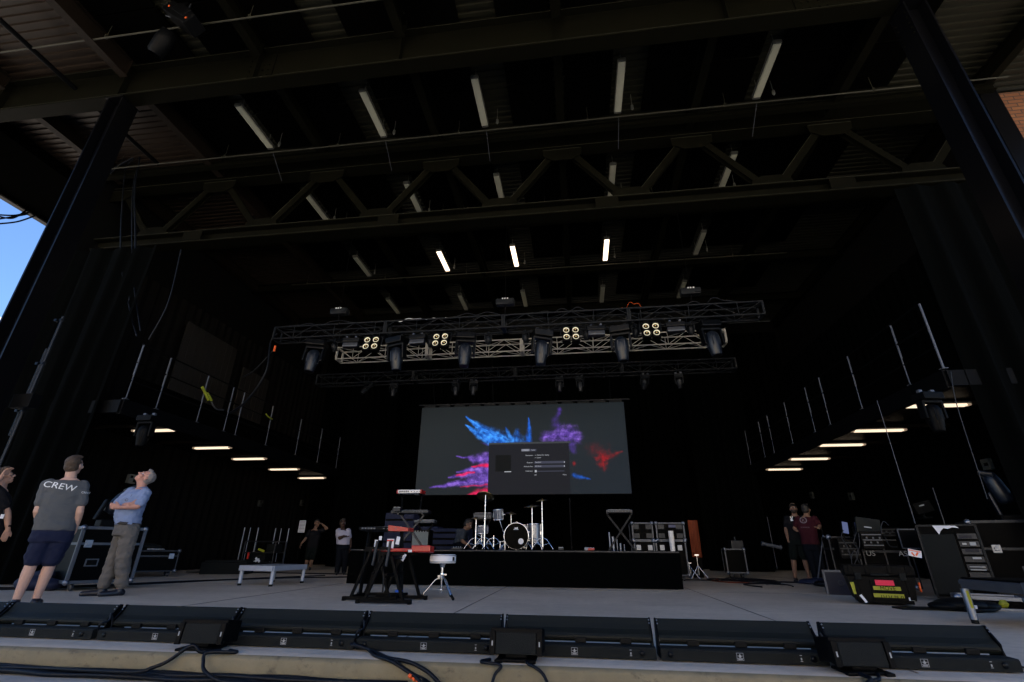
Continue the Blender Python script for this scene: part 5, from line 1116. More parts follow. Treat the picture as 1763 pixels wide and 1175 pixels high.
# silver platform, near leg
t = thing('stage_platform', 'silver stage platform corner with one thick leg at the end of the footlights', 'platform', (3.86, 5.22, 0), R(2))
q = MB(); q.box((1.2, .4, .335), (2.40, .80, .09), bev=.006); q.box((-.004, .4, .35), (.012, .8, .03)); q.build('frame', 'alu_dull', t)
q = MB(); q.box((1.2, .4, .388), (2.36, .78, .016)); q.build('deck', 'black', t)
q = MB(); q.box((.02, .02, .335), (.07, .07, .105), bev=.004); q.build('corner_plate', 'alu', t)
for x, y in ((-.10, .62), (2.3, .08), (1.2, .62), (2.3, .7)):
    q = MB(); q.tube([(x, y, .035), (x, y, .30)], .033, 14); o = q.build('leg', 'alu', t); q = MB(); q.tube([(x, y, 0), (x, y, .04)], .03, 12); q.build('rubber_foot', 'rubber', o)
    if x < 1 and y < 1: q = MB(); q.box((x - .005, y - .034, .21), (.022, .004, .15)); q.build('yellow_tape', 'yellow', o)
# low silver case with sticker and bag
road_case('road_case', 'low open silver-edged case lid lying behind the platform leg', (.62, .5, .12), (5.0, 7.45, 0), az((5, 7.45)) + R(6), None, (), (), casters=False, er=.022, edge_m='alu')
t = MB().lathe([(.001, 0), (.048, 0), (.048, .004), (.001, .004)], n=6).build('yellow_sticker', 'yellow'); t.parent = bpy.data.objects['road_case.%03d' % max(int(o.name.split('.')[-1]) for o in bpy.data.objects if o.name.startswith('road_case.') and o.type == 'EMPTY')]; t.location = (.1, -.275, .07); t.rotation_euler = (R(90), 0, 0)
t = MB().ell((0, 0, .06), (.28, .2, .08)).ell((.22, .02, .05), (.2, .16, .06)).ell((-.2, -.03, .05), (.16, .14, .05)).tube([(-.1, -.2, .03), (0, -.23, .02), (.2, -.2, .03), (.3, -.1, .03)], .02, 7).build('garment_bag', 'grey_dark' if 'grey_dark' in MT else 'rubber'); t.location = (4.42, 7.05, 0); tag(t, 'crumpled dark grey bag on the floor behind the platform leg', 'bag')
t = MB().box((0, 0, 0), (.03, .004, .05)).build('bag_label', 'paper'); t.location = (4.44, 6.84, .05); tag(t, 'tiny white label on the crumpled grey bag', 'label')
# tall tilted rack
t = thing('equipment_rack', 'tall black equipment rack with torn white paper and a column of blue displays', 'equipment rack', (5.32, 8.30, 0), az((5.32, 8.30)) + R(4)); t.scale = (.9, .9, .82)
q = MB(); q.box((0, .1, .63), (.74, .65, 1.14), bev=.01); q.build('cabinet', 'laminate', t)
q = MB()
for x in (-.36, .36): q.box((x, -.235, .63), (.03, .03, 1.14))
q.box((0, -.235, .06), (.74, .03, .03)); q.box((0, -.235, 1.2), (.74, .03, .03)); q.build('edge_trim', 'truss_black', t)
q = MB(); q.box((-.14, -.24, .58), (.42, .03, .95), bev=.01)
for x in (-.3, -.0):
    for k_ in range(5): q.tube([(x, -.26, .2 + k_ * .19), (x, -.268, .2 + k_ * .19)], .008, 6)
q.build('cover_panel', 'black_rough', t)
q = MB()
for k_ in range(6): q.box((.22, -.247, .42 + k_ * .12), (.23, .014, .085))
q.build('rack_unit', 'alu_dark', t)
q = MB(); q.box((.2, -.258, 1.01), (.15, .006, .05)); q.box((.22, -.258, .80), (.16, .006, .05)); q.build('blue_display', 'laminate_blue', t)
q = MB(); q.box((.16, -.258, .90), (.05, .006, .03)); q.box((.26, -.258, .90), (.07, .006, .05)); q.box((.25, -.258, .68), (.1, .006, .03)); q.box((.22, -.258, .545), (.18, .006, .012)); q.box((.22, -.258, .50), (.18, .006, .012)); q.build('white_label', 'rubber_white', t)
q = MB(); pt = [(-.16, 1.20), (.12, 1.19), (.16, 1.15), (.08, 1.165), (.02, 1.14), (-.03, 1.155), (-.08, 1.10), (-.105, 1.05), (-.13, 1.12)]
q.prism(pt, (0, -.262, 0), (0, -.268, 0), (1, 0, 0), (0, 0, 1)); q.build('torn_paper', 'paper', t)
for k_ in range(4):
    x, y = (-.28, .28)[k_ % 2], (-.15, .3)[k_ // 2]; q = MB(); q.lathe([(.001, -.015), (.03, -.014), (.03, .014), (.001, .015)], (x, y, .03), 10, (1, 0, 0)); q.build('caster', 'rubber', t)
t = MB().box((0, 0, 0), (.16, .01, .09), ry=R(12)).build('warning_label', 'paper'); p = at(1575, 953, Y=7.9); t.location = p; tag(t, 'white label with orange marks beside the tall black rack', 'label'); q = MB(); q.box((0, -.007, .03), (.14, .004, .012), ry=R(12)); q.box((.02, -.007, -.01), (.02, .004, .05), ry=R(40)); q.box((-.03, -.007, -.01), (.02, .004, .05), ry=R(-30)); q.build('orange_mark', 'orange_tape', t)
cable('orange_strap', 'short orange strap beside the tall black rack', [at(1582, 1004, Y=8.0), at(1584, 1012, Y=7.98), at(1586, 1019, Y=8.0)], .014, 'orange_tape', 'strap')
# mixing position: cases with gear, laptop and monitors
def gear_case(label, px0, px1, ptop, Y_, texts=None, m_='laminate'):
    a_, b_ = at(px0, ptop, Y=Y_), at(px1, ptop, Y=Y_); w_ = b_.x - a_.x
    t = road_case('equipment_case', label, (w_, .6, a_.z - .12), ((a_.x + b_.x) / 2, Y_ + .3, 0), R(-14), .75, (), (), er=.012, edge_m='alu_dark', group='equipment cases at the mixing position', cat='equipment case')
    return t, w_, a_.z
t, w_, zt_ = gear_case('black equipment case under the laptop and small monitor', 1436, 1492, 925, 9.6)
text('lettering', 'U', .09, 'rubber_white', t, Matrix.Translation((.2, -.312, .62)) @ FRONT, .001)
t, w_, zt_ = gear_case('black equipment case lettered US and AS beside the tall rack', 1492, 1560, 930, 9.2)
text('lettering', 'US', .11, 'rubber_white', t, Matrix.Translation((-.2, -.312, .60)) @ FRONT, .001); text('lettering', 'AS', .11, 'rubber_white', t, Matrix.Translation((.24, -.312, .60)) @ FRONT, .001)
q = MB(); [q.box((x, -.31, .5), (.02, .01, .8)) for x in (-.36, .0, .36)]; q.build('vertical_strip', 'alu_dark', t)
def flat_monitor(label, px, py, Y_, w_, h_, tilt, m_='black', mark=None, glow=None, rz=0):
    p = at(px, py, Y=Y_); t = thing('monitor', label, 'monitor', p, rz); 
    q = MB(); q.box((0, 0, 0), (w_, .05, h_), ry=R(tilt), bev=.008); q.build('screen_back', m_, t)
    q = MB(); q.bar((0, .04, 0), (0, .04, -h_ * .9), .04, .03); q.box((0, .04, -h_ * .9), (w_ * .5, .2, .02)); q.build('stand', 'black', t)
    if mark: q = MB(); q.box(mark, (w_ * .3, .006, .018), ry=R(tilt)); q.build('maker_mark', 'rubber_white', t)
    if glow: q = MB(); q.box((0, -.028, 0), (w_ * .9, .004, h_ * .9), ry=R(tilt)); q.build('display', glow, t)
    return t
emi('laptop_glow', (.12, .15, .30), .8); emi('laptop_glow2', (.05, .07, .25), .8)
flat_monitor('small glowing pale screen at the edge of the mixing position', 1453, 909, 9.4, .12, .20, 8, glow='laptop_glow', rz=R(20)); flat_monitor('narrow glowing blue screen beside the tilted black monitor', 1472, 908, 9.4, .05, .17, 8, glow='laptop_glow2', rz=R(20))
flat_monitor('black tilted monitor with a pale mark over the equipment case', 1494, 906, 9.0, .36, .24, 8, mark=(-.02, -.03, -.02), m_='hood'); flat_monitor('higher black monitor with a pale mark above the tall rack', 1589, 874, 9.4, .28, .18, -14, mark=(-.03, -.03, .03), m_='black')
for i, (px, py, w_, h_, m_, l) in enumerate(((1502, 930, .30, .26, 'alu_dark', 'rack of outboard units with pale panels below the tilted monitor'), (1570, 928, .34, .28, 'alu_dull', 'small silver-framed box standing beside the tall black rack'), (1535, 917, .28, .14, 'black', 'black box with handle between monitor and silver-framed box'), (1463, 945, .3, .3, 'black', 'black unit with tangled cables under the small screen'))):
    p = at(px, py, Y=8.9 + .1 * i); t = thing('rack_unit', l, 'audio equipment', p, R(-8))
    q = MB(); q.box((0, .12, 0), (w_, .24, h_), bev=.006); q.build('housing', 'black', t)
    q = MB()
    if m_ == 'alu_dull':
        for s_ in (-1, 1): q.box((s_ * w_ / 2, -.01, 0), (.018, .02, h_)); q.box((0, -.01, s_ * h_ / 2), (w_, .02, .018))
    else:
        for k_ in range(3): q.box((.0, -.006, h_ * (-.3 + .3 * k_)), (w_ * .9, .01, h_ * .06))
        for k_ in range(6): q.box((-w_ * .4 + w_ * .15 * k_, -.01, h_ * (.12 if k_ % 2 else -.14)), (w_ * .07, .01, h_ * .1))
    q.build('front_panel', 'alu_dull' if i < 2 else m_ if m_ != 'black' else 'alu_dark', t)
for i, (pts, r_) in enumerate((([(1452, 913), (1449, 925), (1460, 945), (1466, 965)], .007), ([(1474, 918), (1470, 935), (1478, 950), (1470, 975)], .006), ([(1478, 918), (1480, 940), (1474, 955), (1480, 970)], .006), ([(1530, 905), (1521, 898), (1517, 908), (1519, 920)], .007), ([(1524, 925), (1532, 940), (1545, 942)], .008), ([(1468, 980), (1466, 960), (1470, 948)], .006))):
    cable('cable', ['pale cable looping from the small glowing screen', 'thin cable hanging below the narrow blue screen', 'second thin cable hanging below the narrow blue screen', 'pale cable arch over the outboard rack', 'dark cable curling before the equipment case', 'thin cable standing up behind the taped case'][i], [at(a_, b_, Y=8.85) for a_, b_ in pts], r_, 'alu_dark', group='tangled cables at the mixing position')
# leaning poles
for i, (a_, b_, Y_, r_, l) in enumerate((((1539, 780), (1574, 901), 9.3, .007, 'long thin pale pole slanting above the mixing position'), ((1603, 840), (1640, 935), 8.6, .009, 'thin dark pole rising beside the tall black rack'), ((1418, 940), (1430, 988), 11, .018, 'pale pole leaning beside the two crew members'), ((1321, 890), (1338, 980), 12.5, .012, 'dark pole of the stand holding the pale tube'))):
    p0_, p1_ = at(*b_, Y=Y_), at(*a_, Y=Y_); p0_.x = (p0_.x + p1_.x) / 2; p1_.x = p0_.x
    t = MB().tube([(0, 0, 0), (p1_.x - p0_.x, 0, p1_.z - max(p0_.z, 0))], r_, 7).tube([(0, 0, 0), (0, 0, .06)], r_ * 1.6, 7).build('pole', 'alu_dull' if i in (0, 2) else 'alu_dark'); t.location = (p0_.x, Y_, max(p0_.z, 0)); tag(t, l, 'pole')
p = at(1328, 940, Y=12.3); t = MB().tube([(-.17, 0, .04), (.17, 0, -.03)], .04, 12).tube([(-.17, 0, .04), (-.2, 0, .045)], .055, 12).tube([(.17, 0, -.03), (.2, 0, -.037)], .055, 12).build('tube_light', 'alu_dull'); t.location = p; tag(t, 'pale short tube fixed across a dark pole in the shadows', 'tube')
t = thing('tripod', 'grey tripod legs standing in front of the two crew members', 'tripod', (5.25, 12.0, 0))
for a in (200, 330, 80): d = V((math.cos(R(a)), math.sin(R(a)), 0)); q = MB(); q.tube([V((0, 0, .95)), d * .42 + V((0, 0, .02))], .016, 7); q.build('leg', 'alu_dull', t)
q = MB(); q.tube([(0, 0, .6), (0, 0, 1.2)], .015, 7); q.build('post', 'black', t)
a_ = at(1265, 946, Y=14); road_case('rack_case', 'small rack case with silver front frame between orange cover and crew', (.46, .5, a_.z - .12), (a_.x, 14.2, 0), R(-6), None, (), (), er=.016, edge_m='alu_dull')
t = MB().box((0, 0, .11), (.3, .3, .2), bev=.02).tube([(0, 0, .2), (0, 0, .3)], .03, 8).build('small_box', 'alu_dark'); t.location = (a_.x + .1, 14.2, a_.z + .0); tag(t, 'little grey device on the small rack case', 'device')
t = thing('flight_case', 'low blue-black case with pale edges beside the taped black case', 'case', (4.15, 9.3, 0), R(-20)); q = MB(); q.box((0, 0, .17), (.42, .5, .34)); q.build('body', 'laminate_blue', t); q = MB()
for s_ in (-1, 1): q.box((s_ * .21, -.25, .17), (.03, .03, .36))
q.box((0, -.25, .34), (.42, .03, .03)); q.build('edge_trim', 'alu_dull', t); q = MB(); q.lathe([(.03, -.003), (.045, -.004), (.045, 0), (.03, 0)], (0, -.256, .17), 14, (0, 1, 0)); q.build('ring_mark', 'alu_dark', t)
for i, (px, py, s_) in enumerate(((1402, 1006, .3), (1424, 1010, .22), (1440, 1008, .2))):
    p = at(px, py, Z=0); t = MB().ell((0, 0, .05), (s_, .18, .06)).ell((s_ * .4, .05, .06), (s_ * .5, .14, .07)).tube([(s_ * math.cos(a * .5), .2 * math.sin(a * .5), .03) for a in range(13)], .02, 6).build('cable_heap', 'blue_blanket' if i != 1 else 'cable'); t.location = p; tag(t, ['dark blue cable heap on the floor by the crew feet', 'black cable heap between the two blue ones', 'dark blue cable heap beside the blue-black case'][i], 'cable heap', 'cable heaps on the floor')
# cable pile on the floor
for i in range(7):
    c = at((1262, 1275, 1295, 1310, 1245, 1285, 1325)[i], (1002, 1000, 1004, 1002, 1001, 1006, 1010)[i], Z=0.); r0 = (.38, .3, .42, .35, .3, .55, .4)[i]
    pts = [c + V((r0 * math.cos(a * .7 + i) * (1 + .15 * math.sin(a * 2.1 + i)), r0 * 1.5 * math.sin(a * .7 + i), .015 + .018 * (i % 3) + .004 * math.sin(a))) for a in range(10 if i < 5 else 7)]
    cable('cable', ['orange-tinged', 'tight black', 'wide black', 'outer black', 'small black', 'trailing black', 'far trailing black'][i] + ' cable loop in the pile on the floor beyond the riser', pts, .012, 'cable' if i else 'orange_cloth', group='cable pile on the stage floor')
cable('cable', 'long black cable lying across the floor between riser and mixing position', [(1.9, 12.6, .015), (3.2, 12.5, .015), (4.6, 12.2, .015), (6.5, 12.6, .015)], .014, group='long cables on the stage floor')
cable('cable', 'long black cable lying on the floor from the silver platform to the side curtain', [(-5.2, 11.8, .015), (-6.6, 10.9, .015), (-7.6, 9.6, .015), (-8.4, 8.0, .015), (-9.6, 7.2, .015)], .014, group='long cables on the stage floor')
cable('cable', 'second black cable on the floor beside the tall road case', [(-6.2, 12.2, .015), (-7.1, 10.6, .015), (-7.7, 8.9, .015), (-8.6, 7.3, .015), (-9.8, 6.8, .015)], .012, group='long cables on the stage floor')
cable('cable', 'black cable lying on the floor behind the silver platform', [(-10.5, 12.9, .015), (-8.5, 13.1, .015), (-6.5, 13.0, .015), (-4.6, 12.6, .015)], .014, group='long cables on the stage floor')
# ================================================================== people
mat('skin', (.42, .24, .17), .55, 0, .10, 30, .1, 200, spec=.35); mat('skin_pale', (.50, .31, .24), .55, 0, .10, 30, .1, 200, spec=.35); mat('skin_red', (.50, .25, .19), .55, 0, .12, 26, .1, 200)
mat('skin_dim', (.20, .115, .08), .6, 0, .1, 30, spec=.2); mat('skin_deep', (.05, .028, .020), .6, 0, .1, 30, spec=.2)  # first tone: rear figures' skin, deep-stage dimness put into the colour
mat('hair_brown', (.055, .035, .022), .7, 0, .4, 60, .6, 150); mat('hair_grey', (.22, .20, .19), .7, 0, .5, 60, .6, 150); mat('hair_black', (.015, .013, .012), .6, 0, .4, 60, .5, 150)
mat('shirt_grey', (.085, .092, .10), .9, 0, .10, 5, .25, 300, spec=.2); mat('shirt_blue', (.23, .30, .48), .9, 0, .08, 5, .25, 300, spec=.2); mat('shirt_white', (.36, .36, .46), .9, 0, .06, 5, spec=.2)
mat('shirt_black', (.006, .006, .008), .9, 0, .2, 5, spec=.2); mat('shirt_maroon', (.035, .005, .010), .9, 0, .15, 5, spec=.2); mat('shirt_navy', (.035, .045, .062), .9, 0, .15, 5, spec=.2)
mat('shorts_navy', (.010, .014, .038), .9, 0, .2, 6, .2, 200, spec=.2); mat('trousers_grey', (.135, .125, .115), .9, 0, .12, 7, .3, 250, spec=.2); mat('shorts_dark', (.006, .009, .0085), .9, 0, .2, 6, spec=.1); mat('jeans_dark', (.004, .0055, .009), .9, 0, .2, 6, spec=.1)
mat('shoe', (.012, .012, .018), .35, 0, .2, 12); mat('white_print', (.80, .82, .84), .8, 0, .03, 8); mat('leather', (.016, .013, .012), .4, 0, .2, 12); mat('eye_white', (.7, .68, .66), .3, 0, 0, 3); mat('lip', (.25, .07, .06), .5, 0, .1, 9); mat('white_print_dim', (.16, .13, .16), .8, 0, .1, 8)
def remesh(mb, name, m, parent, vox=.008, it=3, wr=0., ws=9., seed=0, cut=None):
    me = mb.build(name, m, mesh_only=True); o = bpy.data.objects.new('tmp', me); C.objects.link(o)
    md = o.modifiers.new('r', 'REMESH'); md.mode = 'VOXEL'; md.voxel_size = vox; md.use_smooth_shade = True
    s_ = o.modifiers.new('s', 'SMOOTH'); s_.iterations = it; s_.factor = .5
    bpy.context.view_layer.update(); dg = bpy.context.evaluated_depsgraph_get(); me2 = bpy.data.meshes.new_from_object(o.evaluated_get(dg)); bpy.data.objects.remove(o)
    if wr:
        ns = [v.normal.copy() for v in me2.vertices]
        for v, n_ in zip(me2.vertices, ns):
            p = v.co; k_ = noise.noise(V((p.x * ws, p.y * ws, p.z * ws * 1.7 + seed))) + .5 * noise.noise(V((p.x * ws * 2.4 + 3, p.y * ws * 2.4, p.z * ws * 4 + seed))); v.co = p + n_ * wr * k_
    for p in me2.polygons: p.use_smooth = True
    me2.name = name; me2.materials.clear(); me2.materials.append(MT[m]); r = bpy.data.objects.new(name, me2); C.objects.link(r); r.parent = parent; return r
def frame(f, u):
    f = V(f).normalized(); r_ = f.cross(V(u)).normalized(); u = r_.cross(f); return Matrix((r_, f, u)).transposed()   # columns: right, forward, up
def head_prims(mb, c, M_, s=1.):
    P = lambda x, y, z: V(c) + M_ @ (V((x, y, z)) * s)
    mb.ell(P(0, -.012, .035), (.074 * s, .092 * s, .088 * s), M_); mb.ell(P(0, .018, -.02), (.060 * s, .070 * s, .085 * s), M_); mb.ell(P(0, .045, -.075), (.036 * s, .036 * s, .030 * s), M_)
    mb.cap(P(0, .085, .012), .008 * s, P(0, .104, -.022), .014 * s, 8); mb.ell(P(.012, .088, -.026), (.010 * s, .012 * s, .008 * s), M_); mb.ell(P(-.012, .088, -.026), (.010 * s, .012 * s, .008 * s), M_)
    mb.cap(P(-.032, .078, .026), .011 * s, P(.032, .078, .026), .011 * s, 8)                         # brow
    mb.cap(P(-.020, .080, -.052), .009 * s, P(.020, .080, -.052), .009 * s, 8)                       # mouth
    for sx in (-1, 1):
        mb.ell(P(sx * .076, -.008, -.005), (.009 * s, .020 * s, .031 * s), M_ @ Matrix.Rotation(sx * .3, 3, 'Z')); mb.ell(P(sx * .048, .052, -.018), (.022 * s, .026 * s, .022 * s), M_)
def head_extras(t, c, M_, hair, s=1., cap_=None, glasses=False, mouth=False, beard=False, short=1.):
    P = lambda x, y, z: V(c) + M_ @ (V((x, y, z)) * s)
    q = MB(); q.ell(P(0, -.030, .052), (.080 * s, .088 * s, .084 * s), M_, 20, 12); q.ell(P(0, -.045, .0), (.076 * s, .068 * s, .075 * s * short), M_, 20, 12); q.ell(P(0, .03, .105), (.058 * s, .05 * s, .030 * s), M_)
    remesh(q, 'hair', hair, t, .008, 2, .005, 45)
    if cap_:
        q = MB(); q.ell(P(0, -.012, .062), (.084 * s, .100 * s, .078 * s), M_); q.ell(P(0, .10, .055), (.062 * s, .06 * s, .010 * s), M_); remesh(q, 'cap', cap_, t, .008, 1)
    for sx in (-1, 1):
        q = MB(); q.ell(P(sx * .031, .070, .008), (.012 * s, .012 * s, .010 * s), M_, 10, 7); e_ = q.build('eye', 'eye_white', t)
        q = MB(); q.ell(P(sx * .031, .0805, .008), (.005 * s, .003 * s, .005 * s), M_, 8, 5); q.build('iris', 'hair_brown', e_)
        q = MB(); q.cap(P(sx * .016, .0885, .031), .004 * s, P(sx * .048, .076, .031), .003 * s, 6); q.build('eyebrow', hair, t)
    q = MB(); q.ell(P(0, .084, -.052), (.020 * s, .008 * s, (.012 if mouth else .005) * s), M_, 10, 6); q.build('mouth', 'lip' if not mouth else 'hair_brown', t)
    if beard: q = MB(); q.ell(P(0, .035, -.068), (.058 * s, .058 * s, .044 * s), M_); remesh(q, 'beard', hair, t, .008, 1, .003, 40)
    if glasses:
        q = MB()
        for sx in (-1, 1): q.tube([P(sx * .033 + .024 * math.cos(a * PI / 6), .096, .006 + .018 * math.sin(a * PI / 6)) for a in range(13)], .0022, 5); q.tube([P(sx * .057, .094, .012), P(sx * .078, .0, .008)], .002, 5)
        q.tube([P(-.010, .098, .010), P(.010, .098, .010)], .002, 5); q.build('glasses', 'black', t)
def hand(mb, wr, d, side, palm, curl=.5, s=1., spread=1.):
    """palm, four fingers of different lengths with two bends, thumb from the side; d along the hand, side towards the thumb, palm = palm normal"""
    wr, d, side = V(wr), V(d).normalized(), V(side); side = (side - d * side.dot(d)).normalized(); nrm = d.cross(side); nrm = nrm if nrm.dot(V(palm)) > 0 else -nrm
    mb.cap(wr, .024 * s, wr + d * .025 * s, .026 * s, 10)
    for k_ in range(4): o_ = side * (.027 - .018 * k_) * s; mb.cap(wr + d * .015 * s + o_ * .7, .015 * s, wr + d * .078 * s + o_ * 1.05, .0125 * s, 8)
    for k_, (l, r_) in enumerate(((.072, .0092), (.080, .0096), (.074, .0092), (.058, .0082))):
        b_ = wr + d * (.084 - .003 * k_) * s + side * (.029 - .0195 * k_) * s; a = curl * .6; dd = d * math.cos(a) + nrm * math.sin(a) + side * (.10 - .06 * k_) * spread; dd.normalize()
        m1 = b_ + dd * l * .46 * s; a2 = curl * 1.7; d2 = d * math.cos(a2) + nrm * math.sin(a2); m2 = m1 + d2 * l * .32 * s; a3 = curl * 2.4; d3 = d * math.cos(a3) + nrm * math.sin(a3); m3 = m2 + d3 * l * .22 * s
        mb.cap(b_ - dd * .01 * s, r_ * 1.08 * s, m1, r_ * s, 8); mb.cap(m1, r_ * s, m2, r_ * .92 * s, 8); mb.cap(m2, r_ * .92 * s, m3, r_ * .8 * s, 8)
    tb = wr + d * .022 * s + side * .026 * s; t1 = tb + (d * .75 + side * .62 + nrm * .25).normalized() * .042 * s; t2 = t1 + (d * .93 + side * .22 + nrm * .35).normalized() * .034 * s
    mb.cap(tb, .0145 * s, t1, .0118 * s, 8); mb.cap(t1, .0118 * s, t2, .0095 * s, 8)
class Person:
    def __init__(s, label, bx, by, group=None):
        s.base = V((bx, by, 0)); s.t = thing('person', label, 'person', s.base, -math.atan2(bx, by), group); s.M = Matrix.Rotation(-math.atan2(bx, by), 3, 'Z'); s.nrm = s.M @ V((0, 1, 0))
    def p(s, px, py, dy=0.):
        """photo pixel -> point of the figure on its own upright plane, dy metres further back"""
        r = ray(px, py); o = V((0, 0, EYE)); k_ = ((s.base - o).dot(s.nrm) + dy) / r.dot(s.nrm); return s.M.inverted() @ (o + r * k_ - s.base)
def leg(mb, hip, knee, ank, s=1.):
    mb.cap(hip, .088 * s, knee, .058 * s); mb.cap(V(knee), .056 * s, V(knee).lerp(V(ank), .35) + V((0, 0, 0)), .058 * s); mb.cap(V(knee).lerp(V(ank), .3), .058 * s, ank, .037 * s)
def foot(mb, ank, d, s=1., h=.0):
    a_ = V(ank); d = V(d).normalized(); mb.cap(a_, .038 * s, V((a_.x, a_.y, .045)), .036 * s); mb.cap(V((a_.x, a_.y, .035)) - d * .03, .034 * s, V((a_.x, a_.y, .028)) + d * .16 * s, .028 * s)
def arm(mb, sh, el, wr, s=1.):
    mb.cap(sh, .056 * s, el, .041 * s); mb.cap(el, .042 * s, V(el).lerp(V(wr), .35), .041 * s); mb.cap(V(el).lerp(V(wr), .3), .041 * s, wr, .026 * s)

# ---------------------------------------------------------------- man in the CREW shirt, seen from behind
Q = Person('man in grey CREW t-shirt and navy shorts seen from behind, looking up', -6.26, 5.33); P = Q.p
Z0 = P(43, 1036).z
hc = P(128, 803, 0); hf = (.52, .72, .25); HM = frame(hf, (-.08, -.16, 1))
neck = P(122, 824, -.01); chest = P(115, 848, .0); waist = P(97, 893, .0); pel = P(93, 915, .0)
shL, shR = P(84, 836, .02), P(141, 838, -.02); elL, elR = P(65, 880, -.02), P(137, 882, -.08); wrL, wrR = P(67, 904, .14), P(127, 917, .04)
hpL, hpR = P(80, 921, .0), P(106, 921, .0); knL, knR = P(56, 968, .02), P(87, 970, .02); anL, anR = P(27, 1036, 0), P(60, 1037, .02)
anL.z = max(anL.z, .07); anR.z = max(anR.z, .07)
b = MB(); head_prims(b, hc, HM); b.cap(neck + V((0, 0, -.02)), .058, hc + HM @ V((0, -.03, -.04)), .056)
b.loft([(pel + V((0, 0, -.06)), .15, .10, 0), (waist, .155, .10, 0), (chest, .185, .115, 0), (chest.lerp(neck, .55), .16, .09, 0), (neck, .07, .065, 0)])
arm(b, shL, elL, wrL); arm(b, shR, elR, wrR); leg(b, hpL, knL, anL, 1.02); leg(b, hpR, knR, anR, 1.02); foot(b, anL, (-.25, 1, 0)); foot(b, anR, (.25, 1, 0))
hand(b, wrL, (.35, .35, -.85), (.3, .9, 0), (1, 0, 0), .5); hand(b, wrR, (-.35, .45, -.8), (-.4, .9, 0), (-1, 0, 0), .4)
remesh(b, 'body', 'skin_pale', Q.t, .0065, 3)
head_extras(Q.t, hc, HM, 'hair_brown')
b = MB(); sec = [(pel + V((0, 0, .005)), .200, .135, 0), (waist + V((0, 0, .02)), .195, .130, 0), (waist.lerp(chest, .5), .200, .132, 0), (chest, .216, .135, 0), (chest.lerp(neck, .45), .198, .118, 0), (chest.lerp(neck, .80), .130, .09, 0), (neck + V((0, 0, -.02)), .068, .068, 0)]
b.loft(sec)
for sh, el in ((shL, elL), (shR, elR)): b.cap(sh + V((0, 0, .0)), .080, V(sh).lerp(V(el), .62), .072)
sh_ = remesh(b, 't_shirt', 'shirt_grey', Q.t, .010, 2, .010, 8)
b = MB(); b.loft([(pel + V((0, 0, .05)), .188, .122, 0), (pel + V((0, 0, -.04)), .200, .135, 0), (pel + V((0, 0, -.12)), .200, .135, 0)]); b.cap(hpL + V((-.005, 0, -.02)), .118, hpL.lerp(knL, .86), .098); b.cap(hpR + V((.005, 0, -.02)), .118, hpR.lerp(knR, .86), .098)
remesh(b, 'shorts', 'shorts_navy', Q.t, .012, 2, .012, 8)
for a_, d in ((anL, (-.25, 1, 0)), (anR, (.25, 1, 0))):
    b = MB(); foot(b, V((a_.x, a_.y, .06)), d, 1.15); remesh(b, 'shoe', 'shoe', Q.t, .012, 1)
def print_on(obj, s, size, cx, cz, rot, m, parent, name='lettering', dirv=(0, 1, 0), flip=1, sc_=(1, 1)):
    bvh = BVHTree.FromPolygons([v.co for v in obj.data.vertices], [tuple(p.vertices) for p in obj.data.polygons])
    me = text_mesh(s, size, 0); bm = bmesh.new(); bm.from_mesh(me); bmesh.ops.triangulate(bm, faces=bm.faces[:])
    for _ in range(3): 
        bmesh.ops.subdivide_edges(bm, edges=[e_ for e_ in bm.edges if e_.calc_length() > size * .12], cuts=1); bmesh.ops.triangulate(bm, faces=bm.faces[:])
    M_ = Matrix.Rotation(rot, 3, 'Y'); D = V(dirv).normalized(); Xa = V((D.y, -D.x, 0))
    for v in bm.verts:
        p = M_ @ V((v.co.x * sc_[0], 0, v.co.y * sc_[1])); o_ = Xa * (p.x + cx) + V((0, 0, p.z + cz)) - D * .8; h_ = bvh.ray_cast(o_, D)
        v.co = (h_[0] - D * .0035) if h_[0] else o_ + D * .7
    bm.to_mesh(me); bm.free(); me.materials.clear(); me.materials.append(MT[m]); o = bpy.data.objects.new(name, me); C.objects.link(o); o.parent = parent; return o
cc = P(103, 838.5); print_on(sh_, 'CREW', .098, cc.x, cc.z - .004, R(8), 'white_print', sh_, sc_=(1.12, 1.0))
cc = P(147.5, 850); print_on(sh_, 'CREW', .030, cc.x - .004, cc.z, R(2), 'white_print', sh_)
# ---------------------------------------------------------------- man in the blue shirt, arms crossed, looking up
Q = Person('man in light blue shirt and grey trousers with arms crossed, head tilted back', -6.62, 6.66); P = Q.p
hc = P(249, 823, 0); hf = (-.62, -.22, .72); HM = frame(hf, (.72, 0, .62))
neck = P(244, 841, 0); chest = P(231, 862, 0); waist = P(222, 890, 0); pel = P(220, 906, 0)
shN, shF = P(250, 850, -.13), P(226, 849, .17); elN, elF = P(237, 872, -.26), P(198, 873, .04); wrN, wrF = P(206, 874, -.20), P(225, 868, -.26)
hpN, hpF = P(224, 912, -.09), P(216, 912, .09); knN, knF = P(212, 962, -.10), P(198, 960, .10); anN, anF = P(206, 1017, -.08), P(177, 1014, .06)
b = MB(); head_prims(b, hc, HM, 1.02); b.cap(neck + V((.01, 0, -.03)), .062, hc + HM @ V((0, -.02, -.05)), .062)
ty = R(70)
b.loft([(pel + V((0, 0, -.06)), .15, .115, ty), (waist, .15, .125, ty), (chest, .17, .12, ty), (chest.lerp(neck, .55), .15, .09, ty), (neck, .07, .065, ty)])
arm(b, shN, elN, wrN); arm(b, shF, elF, wrF); leg(b, hpN, knN, anN); leg(b, hpF, knF, anF); foot(b, anN, (-1, -.28, 0), .7); foot(b, anF, (-1, .05, 0), .7)
